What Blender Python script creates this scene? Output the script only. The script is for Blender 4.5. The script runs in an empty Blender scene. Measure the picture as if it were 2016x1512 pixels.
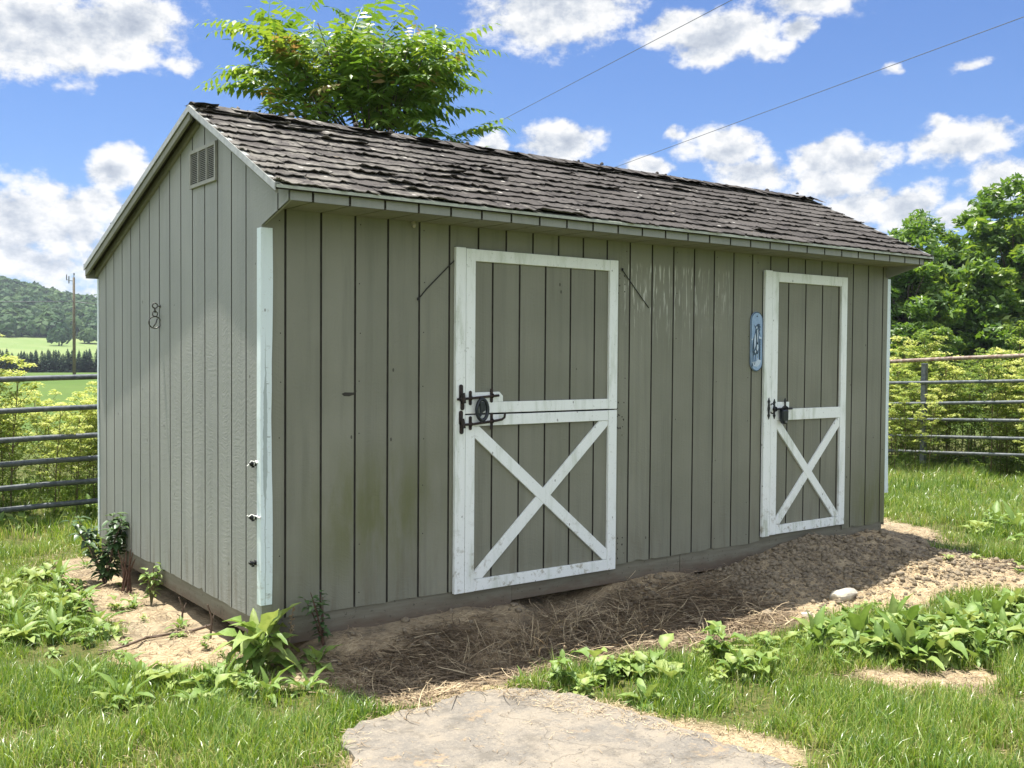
import bpy, math, random
import numpy as np
from mathutils import Vector, Matrix
R = math.radians
rng = np.random.default_rng(7)
random.seed(7)
S = bpy.context.scene
COL = S.collection
PI = math.pi

# ------------------------------------------------------------------ helpers
def tag(o, label=None, cat=None, group=None, kind=None):
    if label: o['label'] = label
    if cat: o['category'] = cat
    if group: o['group'] = group
    if kind: o['kind'] = kind
    return o

def empty(name, loc=(0, 0, 0), rz=0):
    o = bpy.data.objects.new(name, None); COL.objects.link(o)
    o.location = loc; o.rotation_euler = (0, 0, rz); o.empty_display_size = .1
    return o

def link(name, me, m=None, parent=None):
    o = bpy.data.objects.new(name, me); COL.objects.link(o)
    if m is not None:
        for x in (m if isinstance(m, (list, tuple)) else [m]): me.materials.append(x)
    if parent: o.parent = parent
    return o

def mesh_np(name, V, F, tint=None, smooth=False, mi=None):
    """F: list of int arrays (n,k) of faces with k corners."""
    me = bpy.data.meshes.new(name)
    V = np.asarray(V, dtype=np.float32)
    F = [np.asarray(f, dtype=np.int32) for f in F if len(f)]
    me.vertices.add(len(V)); me.vertices.foreach_set('co', V.ravel())
    loops = np.concatenate([f.ravel() for f in F])
    tot = np.concatenate([np.full(len(f), f.shape[1], np.int32) for f in F])
    st = np.concatenate([[0], np.cumsum(tot)[:-1]]).astype(np.int32)
    me.loops.add(len(loops)); me.loops.foreach_set('vertex_index', loops)
    me.polygons.add(len(tot)); me.polygons.foreach_set('loop_start', st)
    if smooth: me.polygons.foreach_set('use_smooth', np.ones(len(tot), bool))
    if mi is not None: me.polygons.foreach_set('material_index', np.asarray(mi, np.int32))
    if tint is not None:
        a = me.attributes.new('tint', 'FLOAT', 'POINT')
        a.data.foreach_set('value', np.asarray(tint, np.float32))
    me.update(calc_edges=True)
    return me

class MB:
    """collects shapes, links them as one mesh object"""
    def __init__(s): s.v = []; s.f = []; s.t = []; s.tv = 0.5; s.m = []; s.mv = 0
    def add(s, vs, fs):
        n = len(s.v); s.v += [tuple(x) for x in vs]; s.t += [s.tv] * len(vs)
        s.f += [tuple(i + n for i in f) for f in fs]; s.m += [s.mv] * len(fs)
    def box(s, a, b, jit=0):
        x0, y0, z0 = a; x1, y1, z1 = b
        vs = [(x, y, z) for x in (x0, x1) for y in (y0, y1) for z in (z0, z1)]
        s.add(vs, [(0, 1, 3, 2), (4, 6, 7, 5), (0, 4, 5, 1), (2, 3, 7, 6), (0, 2, 6, 4), (1, 5, 7, 3)])
    def prism(s, pts, d):
        """closed polygon of 3d pts extruded by vector d"""
        n = len(pts); d = Vector(d); P = [Vector(p) for p in pts]
        s.add(P + [p + d for p in P], [tuple(range(n))[::-1], tuple(range(n, 2 * n))] + [(i, (i + 1) % n, (i + 1) % n + n, i + n) for i in range(n)])
    def tube(s, pts, rad, n=8, cap=True):
        P = [Vector(p) for p in pts]
        r = rad if isinstance(rad, (list, tuple)) else [rad] * len(P)
        vs = []; fs = []; ref = None
        for i, p in enumerate(P):
            t = (P[min(i + 1, len(P) - 1)] - P[max(i - 1, 0)]).normalized()
            if ref is None:
                ref = t.orthogonal().normalized()
            ref = (ref - t * ref.dot(t)).normalized(); b = t.cross(ref)
            for k in range(n):
                a = 2 * PI * k / n
                vs.append(p + (ref * math.cos(a) + b * math.sin(a)) * r[i])
        for i in range(len(P) - 1):
            for k in range(n):
                a = i * n + k; b2 = i * n + (k + 1) % n
                fs.append((a, b2, b2 + n, a + n))
        if cap:
            fs.append(tuple(range(n))[::-1]); fs.append(tuple(range(len(vs) - n, len(vs))))
        s.add(vs, fs)
    def ring(s, c, nrm, Rr, r, n=20, k=7, sx=1.0, up=(0, 0, 1)):
        nrm = Vector(nrm).normalized(); u = Vector(up); u = (u - nrm * u.dot(nrm)).normalized(); w = nrm.cross(u); c = Vector(c)
        vs = []; fs = []
        for i in range(n):
            a = 2 * PI * i / n; rad = w * (math.cos(a) * sx) + u * math.sin(a)
            for j in range(k):
                b = 2 * PI * j / k
                vs.append(c + rad * Rr + rad.normalized() * (r * math.cos(b)) + nrm * (r * math.sin(b)))
        for i in range(n):
            for j in range(k):
                fs.append((i * k + j, ((i + 1) % n) * k + j, ((i + 1) % n) * k + (j + 1) % k, i * k + (j + 1) % k))
        s.add(vs, fs)
    def build(s, name, m, parent=None, smooth=False, bevel=0, tint=False):
        me = bpy.data.meshes.new(name); me.from_pydata(s.v, [], s.f)
        if smooth: me.polygons.foreach_set('use_smooth', [True] * len(s.f))
        if tint:
            a = me.attributes.new('tint', 'FLOAT', 'POINT'); a.data.foreach_set('value', s.t)
        if any(s.m): me.polygons.foreach_set('material_index', s.m)
        me.update()
        o = link(name, me, m, parent)
        if bevel:
            b = o.modifiers.new('bevel', 'BEVEL'); b.width = bevel; b.segments = 2; b.limit_method = 'ANGLE'
        return o

def vnoise(x, y, sc=1.0, seed=0):
    """smooth value noise in 0..1"""
    x = np.asarray(x, float) * sc + 113.7 * seed; y = np.asarray(y, float) * sc + 71.3 * seed
    xi = np.floor(x); yi = np.floor(y); fx = x - xi; fy = y - yi
    fx = fx * fx * (3 - 2 * fx); fy = fy * fy * (3 - 2 * fy)
    def hsh(a, b):
        v = np.sin(a * 127.1 + b * 311.7 + seed * 17.3) * 43758.5453
        return v - np.floor(v)
    return (hsh(xi, yi) * (1 - fx) + hsh(xi + 1, yi) * fx) * (1 - fy) + (hsh(xi, yi + 1) * (1 - fx) + hsh(xi + 1, yi + 1) * fx) * fy
def fbm(x, y, sc=1.0, seed=0, o=4):
    s = 0; a = .5; t = 0
    for i in range(o):
        s = s + a * vnoise(x, y, sc * 2 ** i, seed + i); t += a; a *= .5
    return s / t
def sstep(a, b, x):
    t = np.clip((x - a) / (b - a), 0, 1); return t * t * (3 - 2 * t)
def poly_sd(x, y, P):
    """signed distance to polygon, negative inside"""
    x = np.asarray(x, float); y = np.asarray(y, float)
    d = np.full(x.shape, 1e9); ins = np.zeros(x.shape, bool); n = len(P)
    for i in range(n):
        ax, ay = P[i]; bx, by = P[(i + 1) % n]
        ex, ey = bx - ax, by - ay
        t = np.clip(((x - ax) * ex + (y - ay) * ey) / (ex * ex + ey * ey + 1e-12), 0, 1)
        d = np.minimum(d, np.hypot(x - ax - t * ex, y - ay - t * ey))
        c = ((ay > y) != (by > y)) & (x < (bx - ax) * (y - ay) / ((by - ay) if by != ay else 1e-9) + ax)
        ins ^= c
    return np.where(ins, -d, d)

# ------------------------------------------------------------------ node helpers
def nd(nt, typ, ins=None, **props):
    n = nt.nodes.new(typ)
    for k, v in props.items(): setattr(n, k, v)
    for k, v in (ins or {}).items():
        sk = n.inputs[k]
        if isinstance(v, bpy.types.NodeSocket): nt.links.new(v, sk)
        elif hasattr(v, 'outputs'): nt.links.new(v.outputs[0], sk)
        else: sk.default_value = v
    return n
def math_(nt, op, a, b=None, c=None, clamp=False):
    ins = {0: a}
    if b is not None: ins[1] = b
    if c is not None: ins[2] = c
    return nd(nt, 'ShaderNodeMath', ins, operation=op, use_clamp=clamp).outputs[0]
def mixc(nt, f, a, b, mode='MIX'):
    n = nd(nt, 'ShaderNodeMix', None, data_type='RGBA', blend_type=mode)
    for i, v in ((0, f), (6, a), (7, b)):
        if isinstance(v, bpy.types.NodeSocket): nt.links.new(v, n.inputs[i])
        else: n.inputs[i].default_value = v if i == 0 else (tuple(v) + (1,))[:4]
    return n.outputs[2]
def ramp(nt, fac, stops, interp='LINEAR'):
    n = nd(nt, 'ShaderNodeValToRGB', {0: fac}); cr = n.color_ramp; cr.interpolation = interp
    while len(cr.elements) < len(stops): cr.elements.new(.5)
    for e, (p, c) in zip(cr.elements, stops):
        e.position = p; e.color = (tuple(c) + (1,))[:4] if isinstance(c, (tuple, list)) else (c, c, c, 1)
    return n.outputs[0]
def noise(nt, vec, scale, detail=4, rough=.55, dist=0):
    return nd(nt, 'ShaderNodeTexNoise', {'Vector': vec, 'Scale': scale, 'Detail': detail, 'Roughness': rough, 'Distortion': dist}).outputs[0]
def scaled(nt, vec, s, off=(0, 0, 0)):
    return nd(nt, 'ShaderNodeMapping', {'Vector': vec, 'Scale': s, 'Location': off}).outputs[0]
def smooth_rng(nt, v, a, b, lo=0., hi=1.):
    return nd(nt, 'ShaderNodeMapRange', {'Value': v, 'From Min': a, 'From Max': b, 'To Min': lo, 'To Max': hi}, interpolation_type='SMOOTHSTEP').outputs[0]
def new_mat(name):
    m = bpy.data.materials.new(name); m.use_nodes = True; nt = m.node_tree; nt.nodes.clear()
    out = nd(nt, 'ShaderNodeOutputMaterial'); return m, nt, out
def bump(nt, h, strength, dist, nrm=None):
    ins = {'Height': h, 'Strength': strength, 'Distance': dist}
    if nrm is not None: ins['Normal'] = nrm
    return nd(nt, 'ShaderNodeBump', ins).outputs[0]
def pbsdf(nt, out, col, rough=.7, nrm=None, metal=0., spec=.5):
    ins = {'Base Color': (tuple(col) + (1,))[:4] if isinstance(col, (tuple, list)) else col, 'Roughness': rough, 'Metallic': metal, 'Specular IOR Level': spec}
    if nrm is not None: ins['Normal'] = nrm
    b = nd(nt, 'ShaderNodeBsdfPrincipled', ins); nt.links.new(b.outputs[0], out.inputs[0]); return b
def objco(nt): return nd(nt, 'ShaderNodeTexCoord').outputs['Object']
def sep(nt, v): return nd(nt, 'ShaderNodeSeparateXYZ', {0: v}).outputs

# ------------------------------------------------------------------ materials
def mat_siding(name='painted_siding', ca=(.188, .187, .138), cb=(.232, .229, .176), cs=(.142, .143, .108)):
    m, nt, out = new_mat(name)
    co = objco(nt); x, y, z = sep(nt, co)
    big = noise(nt, co, 1.3, 3)
    streak = noise(nt, scaled(nt, co, (9, 9, .5)), 1.5, 5, .6)
    col = mixc(nt, smooth_rng(nt, big, .3, .7), ca, cb)
    col = mixc(nt, smooth_rng(nt, streak, .45, .75, 0, .6), col, cs)
    bd = nd(nt, 'ShaderNodeTexWhiteNoise', {'W': math_(nt, 'FLOOR', math_(nt, 'DIVIDE', math_(nt, 'SUBTRACT', math_(nt, 'ADD', x, math_(nt, 'MULTIPLY', y, 1.)), .1297), .2032))}, noise_dimensions='1D').outputs['Value']
    col = mixc(nt, math_(nt, 'MULTIPLY', bd, .28), col, cs)
    front = math_(nt, 'GREATER_THAN', x, .03)
    # algae: green, low on the front near the corner, and low at the far end
    a1 = math_(nt, 'MULTIPLY', smooth_rng(nt, math_(nt, 'ABSOLUTE', math_(nt, 'SUBTRACT', x, .68)), .62, .1), smooth_rng(nt, math_(nt, 'ABSOLUTE', math_(nt, 'SUBTRACT', z, .50)), .52, .05))
    a2 = math_(nt, 'MULTIPLY', smooth_rng(nt, x, 4.85, 5.3), smooth_rng(nt, z, .75, .15))
    an = noise(nt, scaled(nt, co, (4.5, 4.5, 1.1)), 1.6, 5, .62)
    alg = math_(nt, 'MULTIPLY', math_(nt, 'MULTIPLY', math_(nt, 'MAXIMUM', a1, a2), front), smooth_rng(nt, an, .30, .62), clamp=True)
    col = mixc(nt, math_(nt, 'MULTIPLY', alg, .72), col, (.115, .122, .038))
    # brownish run-off low down, everywhere
    lown = math_(nt, 'MULTIPLY', smooth_rng(nt, z, .4, 0.), smooth_rng(nt, noise(nt, scaled(nt, co, (7, 7, 1)), 2, 4), .45, .7))
    col = mixc(nt, math_(nt, 'MULTIPLY', lown, .45), col, (.12, .098, .062))
    # white bird streaks to the right of the wide door
    bx = math_(nt, 'MULTIPLY', smooth_rng(nt, x, 2.44, 2.55), smooth_rng(nt, x, 3.75, 3.3))
    bz = math_(nt, 'MULTIPLY', smooth_rng(nt, z, 1.35, 1.85), smooth_rng(nt, z, 2.02, 1.97))
    bn = noise(nt, scaled(nt, co, (55, 55, 4.2)), 1, 3, .6)
    bn2 = noise(nt, scaled(nt, co, (6, 6, 3)), 1, 2)
    bird = math_(nt, 'MULTIPLY', math_(nt, 'MULTIPLY', bx, bz), math_(nt, 'MULTIPLY', smooth_rng(nt, bn, .55, .63), smooth_rng(nt, bn2, .32, .5)), clamp=True)
    col = mixc(nt, math_(nt, 'MULTIPLY', bird, .7), col, (.55, .55, .48))
    # dark specks
    vo = nd(nt, 'ShaderNodeTexVoronoi', {'Vector': scaled(nt, co, (9, 9, 5)), 'Scale': 1., 'Randomness': 1.})
    sp = math_(nt, 'LESS_THAN', vo.outputs['Distance'], .055)
    sp = math_(nt, 'MULTIPLY', sp, math_(nt, 'GREATER_THAN', sep(nt, vo.outputs['Color'])[0], .62))
    col = mixc(nt, math_(nt, 'MULTIPLY', sp, .75), col, (.03, .026, .02))
    # grain: vertical wood grain and sideways saw ripples
    warp = noise(nt, scaled(nt, co, (3, 3, .7)), 1, 3)
    gz = math_(nt, 'ADD', z, math_(nt, 'MULTIPLY', warp, .35))
    cv = nd(nt, 'ShaderNodeCombineXYZ', {0: x, 1: y, 2: gz}).outputs[0]
    grain = noise(nt, scaled(nt, cv, (70, 70, 5)), 1, 4, .6)
    rip = noise(nt, scaled(nt, cv, (14, 14, 75)), 1, 3, .6)
    hgt = math_(nt, 'ADD', math_(nt, 'MULTIPLY', grain, .6), math_(nt, 'MULTIPLY', rip, .6))
    n1 = bump(nt, noise(nt, scaled(nt, co, (2, 2.2, .9)), 1, 2), .5, .02)
    n2 = bump(nt, hgt, .75, .005, n1)
    pbsdf(nt, out, col, .62, n2, spec=.35)
    return m

def mat_white(name, mild=.5, base=(.80, .82, .79), peel=False):
    m, nt, out = new_mat(name)
    co = objco(nt); x, y, z = sep(nt, co)
    st = noise(nt, scaled(nt, co, (14, 14, 2.2)), 1, 5, .65)
    fine = noise(nt, co, 60, 3, .6)
    f = math_(nt, 'MULTIPLY', smooth_rng(nt, st, .48, .75), mild)
    col = mixc(nt, f, base, (.46, .50, .40))
    f2 = math_(nt, 'MULTIPLY', smooth_rng(nt, fine, .62, .72), .5)
    col = mixc(nt, f2, col, (.42, .43, .37))
    # splashed dirt low on the doors
    lo = math_(nt, 'MULTIPLY', smooth_rng(nt, z, .55, .0), smooth_rng(nt, noise(nt, scaled(nt, co, (9, 9, 9)), 2.2, 5, .65), .52, .68))
    col = mixc(nt, math_(nt, 'MULTIPLY', lo, .75), col, (.27, .24, .155))
    vo = nd(nt, 'ShaderNodeTexVoronoi', {'Vector': scaled(nt, co, (13, 13, 8)), 'Scale': 1.})
    sp = math_(nt, 'MULTIPLY', math_(nt, 'LESS_THAN', vo.outputs['Distance'], .07), math_(nt, 'GREATER_THAN', sep(nt, vo.outputs['Color'])[1], .7))
    col = mixc(nt, math_(nt, 'MULTIPLY', sp, .6), col, (.08, .06, .04))
    if peel:
        wz = math_(nt, 'MULTIPLY', math_(nt, 'SUBTRACT', noise(nt, scaled(nt, co, (2, 2, 5)), 1, 4, .7), .5), .022)
        band = math_(nt, 'ABSOLUTE', math_(nt, 'SUBTRACT', math_(nt, 'ADD', x, wz), .016))
        zz = math_(nt, 'MULTIPLY', smooth_rng(nt, z, 1.35, 1.05), smooth_rng(nt, z, .55, .8))
        wid = math_(nt, 'ADD', .0022, math_(nt, 'MULTIPLY', zz, math_(nt, 'MULTIPLY', noise(nt, scaled(nt, co, (1, 1, 7)), 1, 3), .019)))
        p1 = math_(nt, 'MULTIPLY', math_(nt, 'LESS_THAN', band, wid), smooth_rng(nt, z, 1.55, 1.3))
        tick = math_(nt, 'MULTIPLY', math_(nt, 'GREATER_THAN', noise(nt, scaled(nt, co, (8, 8, 62)), 1, 3, .6), .64), math_(nt, 'MULTIPLY', smooth_rng(nt, math_(nt, 'ABSOLUTE', math_(nt, 'SUBTRACT', x, .027)), .022, .012), smooth_rng(nt, z, 1.5, 1.3)))
        p = math_(nt, 'MAXIMUM', p1, tick)
        col = mixc(nt, math_(nt, 'MULTIPLY', p, .75), col, (.27, .31, .29))
    pbsdf(nt, out, col, .5, bump(nt, math_(nt, 'ADD', st, fine), .25, .002), spec=.4)
    return m

def mat_simple(name, col, rough=.6, metal=0., var=.25, scale=20, bmp=.2, bd=.003, spec=.5, col2=None):
    m, nt, out = new_mat(name); co = objco(nt)
    n = noise(nt, co, scale, 5, .6)
    c2 = col2 or tuple(c * (1 - var) for c in col)
    c = mixc(nt, smooth_rng(nt, n, .35, .65), col, c2)
    pbsdf(nt, out, c, rough, bump(nt, n, bmp, bd), metal, spec); return m

def mat_shingle():
    m, nt, out = new_mat('weathered_shingles'); co = objco(nt); x, y, z = sep(nt, co)
    t = nd(nt, 'ShaderNodeAttribute', None, attribute_name='tint').outputs['Fac']
    base = ramp(nt, t, [(0, (.074, .067, .060)), (.5, (.092, .083, .074)), (1, (.112, .102, .092))])
    gr = noise(nt, co, 220, 3, .7)
    col = mixc(nt, smooth_rng(nt, gr, .3, .7, 0, .55), base, (.03, .025, .023))
    li = noise(nt, co, 7, 6, .68)
    edge = smooth_rng(nt, x, 3.2, -.4, .0, .20)
    lm = math_(nt, 'MULTIPLY', smooth_rng(nt, math_(nt, 'ADD', li, edge), .60, .76), .7)
    col = mixc(nt, lm, col, (.215, .20, .172))
    ochre = smooth_rng(nt, noise(nt, scaled(nt, co, (1, 1, 1), (5, 3, 2)), 9, 4, .6), .68, .76)
    col = mixc(nt, math_(nt, 'MULTIPLY', ochre, .5), col, (.2, .15, .07))
    vo = nd(nt, 'ShaderNodeTexVoronoi', {'Vector': co, 'Scale': 11.})
    sp = math_(nt, 'MULTIPLY', math_(nt, 'LESS_THAN', vo.outputs['Distance'], .16), math_(nt, 'GREATER_THAN', sep(nt, vo.outputs['Color'])[0], .8))
    col = mixc(nt, math_(nt, 'MULTIPLY', sp, .8), col, (.42, .40, .36))
    ck = nd(nt, 'ShaderNodeTexVoronoi', {'Vector': scaled(nt, nd(nt, 'ShaderNodeVectorMath', {0: co, 1: nd(nt, 'ShaderNodeVectorMath', {0: nd(nt, 'ShaderNodeTexNoise', {'Vector': co, 'Scale': 9., 'Detail': 3.}).outputs['Color'], 'Scale': .09}, operation='SCALE').outputs[0]}, operation='ADD').outputs[0], (9, 15, 15)), 'Scale': 1.}, feature='DISTANCE_TO_EDGE').outputs['Distance']
    ckm = math_(nt, 'MULTIPLY', smooth_rng(nt, ck, .05, .012), smooth_rng(nt, noise(nt, co, 4, 3), .45, .6))
    col = mixc(nt, math_(nt, 'MULTIPLY', ckm, .8), col, (.018, .015, .014))
    h = math_(nt, 'SUBTRACT', math_(nt, 'ADD', gr, math_(nt, 'MULTIPLY', li, 1.5)), ckm)
    pbsdf(nt, out, col, .9, bump(nt, h, .7, .006), spec=.2); return m

def mat_leaf(name, stops, trans=.35, rough=.45, gloss=.12, attr='tint', mottle=.25):
    m, nt, out = new_mat(name)
    t = nd(nt, 'ShaderNodeAttribute', None, attribute_name=attr).outputs['Fac']
    col = ramp(nt, t, stops)
    if mottle:
        co = objco(nt); n = noise(nt, co, 35, 3)
        col = mixc(nt, smooth_rng(nt, n, .4, .75, 0, mottle), col, tuple(c * .55 for c in stops[0][1]))
    d = nd(nt, 'ShaderNodeBsdfDiffuse', {'Color': col})
    tc = nd(nt, 'ShaderNodeHueSaturation', {'Color': col, 'Hue': .485, 'Saturation': 1.1, 'Value': 1.35})
    tr = nd(nt, 'ShaderNodeBsdfTranslucent', {'Color': tc})
    mx = nd(nt, 'ShaderNodeMixShader', {0: trans, 1: d, 2: tr})
    g = nd(nt, 'ShaderNodeBsdfGlossy', {'Color': (1, 1, 1, 1), 'Roughness': rough})
    fr = nd(nt, 'ShaderNodeLayerWeight', {'Blend': .25}).outputs['Facing']
    mg = nd(nt, 'ShaderNodeMixShader', {0: math_(nt, 'MULTIPLY_ADD', fr, gloss * .5, gloss * .22, clamp=True), 1: mx, 2: g})
    nt.links.new(mg.outputs[0], out.inputs[0]); return m

def mat_ground():
    m, nt, out = new_mat('soil_and_turf'); co = objco(nt); x, y, z = sep(nt, co)
    bare = nd(nt, 'ShaderNodeAttribute', None, attribute_name='bare').outputs['Fac']
    far = nd(nt, 'ShaderNodeAttribute', None, attribute_name='far').outputs['Fac']
    straw = nd(nt, 'ShaderNodeAttribute', None, attribute_name='straw').outputs['Fac']
    n1 = noise(nt, co, 6, 6, .65); n2 = noise(nt, co, 45, 5, .7); n3 = noise(nt, scaled(nt, co, (30, 90, 30)), 1, 4, .7)
    soil = mixc(nt, smooth_rng(nt, n1, .3, .7), (.165, .133, .092), (.31, .262, .180))
    soil = mixc(nt, smooth_rng(nt, n2, .5, .72, 0, .7), soil, (.37, .315, .22))
    soil = mixc(nt, smooth_rng(nt, n2, .42, .28, 0, .75), soil, (.075, .05, .034))
    dry = mixc(nt, smooth_rng(nt, n3, .35, .65), (.52, .415, .26), (.28, .205, .12))
    shade_soil = math_(nt, 'MULTIPLY', math_(nt, 'MULTIPLY', smooth_rng(nt, x, .1, .5), smooth_rng(nt, x, 3.6, 2.6)), math_(nt, 'MULTIPLY', smooth_rng(nt, y, -1.05, -.85), smooth_rng(nt, y, .0, -.25)))  # soil under the mat: dark organic, and painted darker to deepen the shed's shadow
    soil = mixc(nt, math_(nt, 'MULTIPLY', shade_soil, smooth_rng(nt, n1, .25, .6, .5, .95)), soil, (.07, .052, .038))
    soil = mixc(nt, math_(nt, 'MULTIPLY', straw, smooth_rng(nt, math_(nt, 'ADD', n1, math_(nt, 'MULTIPLY', n3, .4)), .5, .75)), soil, dry)
    turf = mixc(nt, smooth_rng(nt, n2, .35, .65), (.05, .072, .018), (.13, .12, .045))
    near = mixc(nt, bare, turf, soil)
    f1 = noise(nt, scaled(nt, co, (.05, .02, .05)), 1, 5, .6); f2 = noise(nt, scaled(nt, co, (.9, .9, .9)), 1, 5, .7)
    field = mixc(nt, smooth_rng(nt, f1, .35, .65), (.07, .115, .028), (.09, .13, .036))
    field = mixc(nt, smooth_rng(nt, f2, .3, .7, 0, .5), field, (.10, .17, .03))
    pale = mixc(nt, smooth_rng(nt, f1, .4, .6), (.15, .21, .07), (.19, .235, .09))
    field = mixc(nt, smooth_rng(nt, y, 285, 300), field, pale)
    field = mixc(nt, smooth_rng(nt, y, 492, 500), field, (.04, .07, .02))
    col = mixc(nt, far, near, field)
    h = math_(nt, 'ADD', math_(nt, 'MULTIPLY', n1, .6), math_(nt, 'MULTIPLY', n2, .5))
    bs = math_(nt, 'SUBTRACT', 1., far)
    b = nd(nt, 'ShaderNodeBump', {'Height': h, 'Strength': math_(nt, 'MULTIPLY', bs, .85), 'Distance': .03}).outputs[0]
    pbsdf(nt, out, col, .95, b, spec=.1); return m

def mat_concrete():
    m, nt, out = new_mat('old_concrete'); co = objco(nt)
    a = noise(nt, co, 3.2, 6, .65); b = noise(nt, co, 90, 4, .7); c = noise(nt, co, 14, 5, .7)
    col = mixc(nt, smooth_rng(nt, a, .38, .62), (.25, .218, .172), (.165, .152, .132))
    col = mixc(nt, smooth_rng(nt, b, .45, .7, 0, .5), col, (.33, .285, .22))
    col = mixc(nt, smooth_rng(nt, c, .56, .70, 0, .7), col, (.14, .132, .118))
    col = mixc(nt, smooth_rng(nt, math_(nt, 'ADD', a, math_(nt, 'MULTIPLY', c, .5)), .84, .95, 0, .7), col, (.36, .26, .15))
    d = noise(nt, scaled(nt, co, (1, 1, 1), (7, 2, 0)), 6.5, 6, .7)
    col = mixc(nt, smooth_rng(nt, d, .50, .66, 0, .65), col, (.12, .108, .09))
    col = mixc(nt, smooth_rng(nt, d, .42, .30, 0, .55), col, (.34, .27, .18))
    ck = nd(nt, 'ShaderNodeTexVoronoi', {'Vector': nd(nt, 'ShaderNodeVectorMath', {0: co, 1: nd(nt, 'ShaderNodeVectorMath', {0: nd(nt, 'ShaderNodeTexNoise', {'Vector': co, 'Scale': 4., 'Detail': 5.}).outputs['Color'], 'Scale': .35}, operation='SCALE').outputs[0]}, operation='ADD').outputs[0], 'Scale': .7}, feature='DISTANCE_TO_EDGE').outputs['Distance']
    ckm = smooth_rng(nt, ck, .005, .001)
    col = mixc(nt, math_(nt, 'MULTIPLY', ckm, .12), col, (.09, .075, .06))
    pit = nd(nt, 'ShaderNodeTexVoronoi', {'Vector': co, 'Scale': 70.}).outputs['Distance']
    pm = math_(nt, 'MULTIPLY', smooth_rng(nt, pit, .22, .12), smooth_rng(nt, c, .45, .6))
    col = mixc(nt, math_(nt, 'MULTIPLY', pm, .6), col, (.09, .08, .068))
    h = math_(nt, 'SUBTRACT', math_(nt, 'ADD', b, math_(nt, 'MULTIPLY', d, 1.5)), math_(nt, 'ADD', pm, ckm))
    pbsdf(nt, out, col, .9, bump(nt, h, .7, .008), spec=.2); return m

M = {}  # unseen clouds are made brighter to light the gable side
M['siding'] = mat_siding()
M['paler'] = mat_siding('paler_siding', (.262, .268, .240), (.300, .304, .274), (.222, .23, .21))  # siding in a paler, greyer tone for gables and fascia
M['groove'] = mat_simple('dark_groove', (.045, .04, .03), .9, 0, .4, 12, .2)  # groove faces in a darker tone than the boards
M['white'] = mat_white('white_door_paint', .6)
M['mildew'] = mat_white('mildewed_white_paint', 1.0)
M['trim'] = mat_white('peeling_white_trim', .15, (.66, .74, .74), True)
M['drip'] = mat_simple('pale_drip_metal', (.40, .42, .34), .45, 0, .2, 30)
M['rakemetal'] = mat_simple('grey_rake_metal', (.36, .37, .34), .4, 0, .25, 25)
def mat_skid():
    m, nt, out = new_mat('soil_splashed_skid'); co = objco(nt); x, y, z = sep(nt, co)
    g = noise(nt, scaled(nt, co, (3, 3, 40)), 1, 4, .6); n = noise(nt, scaled(nt, co, (6, 6, 14)), 1, 5, .65)
    col = mixc(nt, smooth_rng(nt, g, .3, .7), (.20, .19, .145), (.155, .146, .11))
    d = smooth_rng(nt, math_(nt, 'ADD', math_(nt, 'MULTIPLY', z, -6.), n), .62, 1.25)
    col = mixc(nt, math_(nt, 'MULTIPLY', d, .85), col, (.13, .098, .07))
    fl = noise(nt, co, 45, 3, .6)
    col = mixc(nt, smooth_rng(nt, fl, .62, .70, 0, .6), col, (.06, .05, .038))
    pbsdf(nt, out, col, .9, bump(nt, math_(nt, 'ADD', g, n), .4, .004), spec=.2); return m
M['skid'] = mat_skid()
M['shingle'] = mat_shingle()
M['deck'] = mat_simple('roof_deck', (.035, .03, .028), .95)
M['iron'] = mat_simple('rusted_iron', (.045, .028, .022), .7, .3, .5, 60, .5, .002, col2=(.014, .012, .012))
M['black'] = mat_simple('black_metal', (.012, .013, .015), .45, .2, .4, 40, .1)
M['rubber'] = mat_simple('black_rubber', (.010, .015, .022), .3, 0, .3, 30, .05)
M['wire'] = mat_simple('black_cord', (.012, .011, .01), .6)
M['pipe'] = mat_simple('dull_galvanised_pipe', (.085, .098, .105), .42, .35, .4, 18, .25, .003, col2=(.16, .17, .175))
M['rust'] = mat_simple('rusty_pipe', (.17, .10, .068), .7, .1, .4, 18, .4, .004, col2=(.32, .27, .22))
M['chain'] = mat_simple('steel_ring', (.12, .115, .10), .35, .7, .4, 50, .2)
M['string'] = mat_simple('white_string', (.75, .75, .70), .8)
M['vent'] = mat_simple('grey_vent_paint', (.29, .285, .24), .6, 0, .15, 20)
M['dark'] = mat_simple('painted_dark', (.012, .012, .011), .9)  # near-black, painted as the shade behind gaps and louvres
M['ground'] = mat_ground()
M['concrete'] = mat_concrete()
M['stone'] = mat_simple('pale_limestone', (.50, .45, .36), .9, 0, .35, 12, .6, .01)
M['clod'] = mat_simple('soil_clod', (.25, .202, .136), .95, 0, .4, 30, .6, .006)
M['twig'] = mat_simple('grey_twig', (.17, .12, .085), .85, 0, .45, 40, .4, .004)
M['bark'] = mat_simple('tree_bark', (.12, .095, .07), .9, 0, .5, 18, .7, .02)
M['polewood'] = mat_simple('utility_pole_wood', (.17, .14, .10), .9, 0, .35, 6, .4, .02)
M['ceramic'] = mat_simple('grey_insulator', (.16, .16, .16), .4)
M['cable'] = mat_simple('aluminium_cable', (.14, .145, .155), .5, .3)
M['plaque'] = mat_simple('blue_enamel', (.30, .42, .58), .4, 0, .25, 22, .05, col2=(.22, .33, .50))
M['navy'] = mat_simple('navy_paint', (.012, .03, .05), .5, 0, .5, 60, .05, col2=(.05, .10, .16))
M['paleblue'] = mat_simple('pale_blue_paint', (.55, .65, .76), .5, 0, .2, 40, .05)
G3 = lambda a, b, c: [(0, a), (.5, b), (1, c)]
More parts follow.
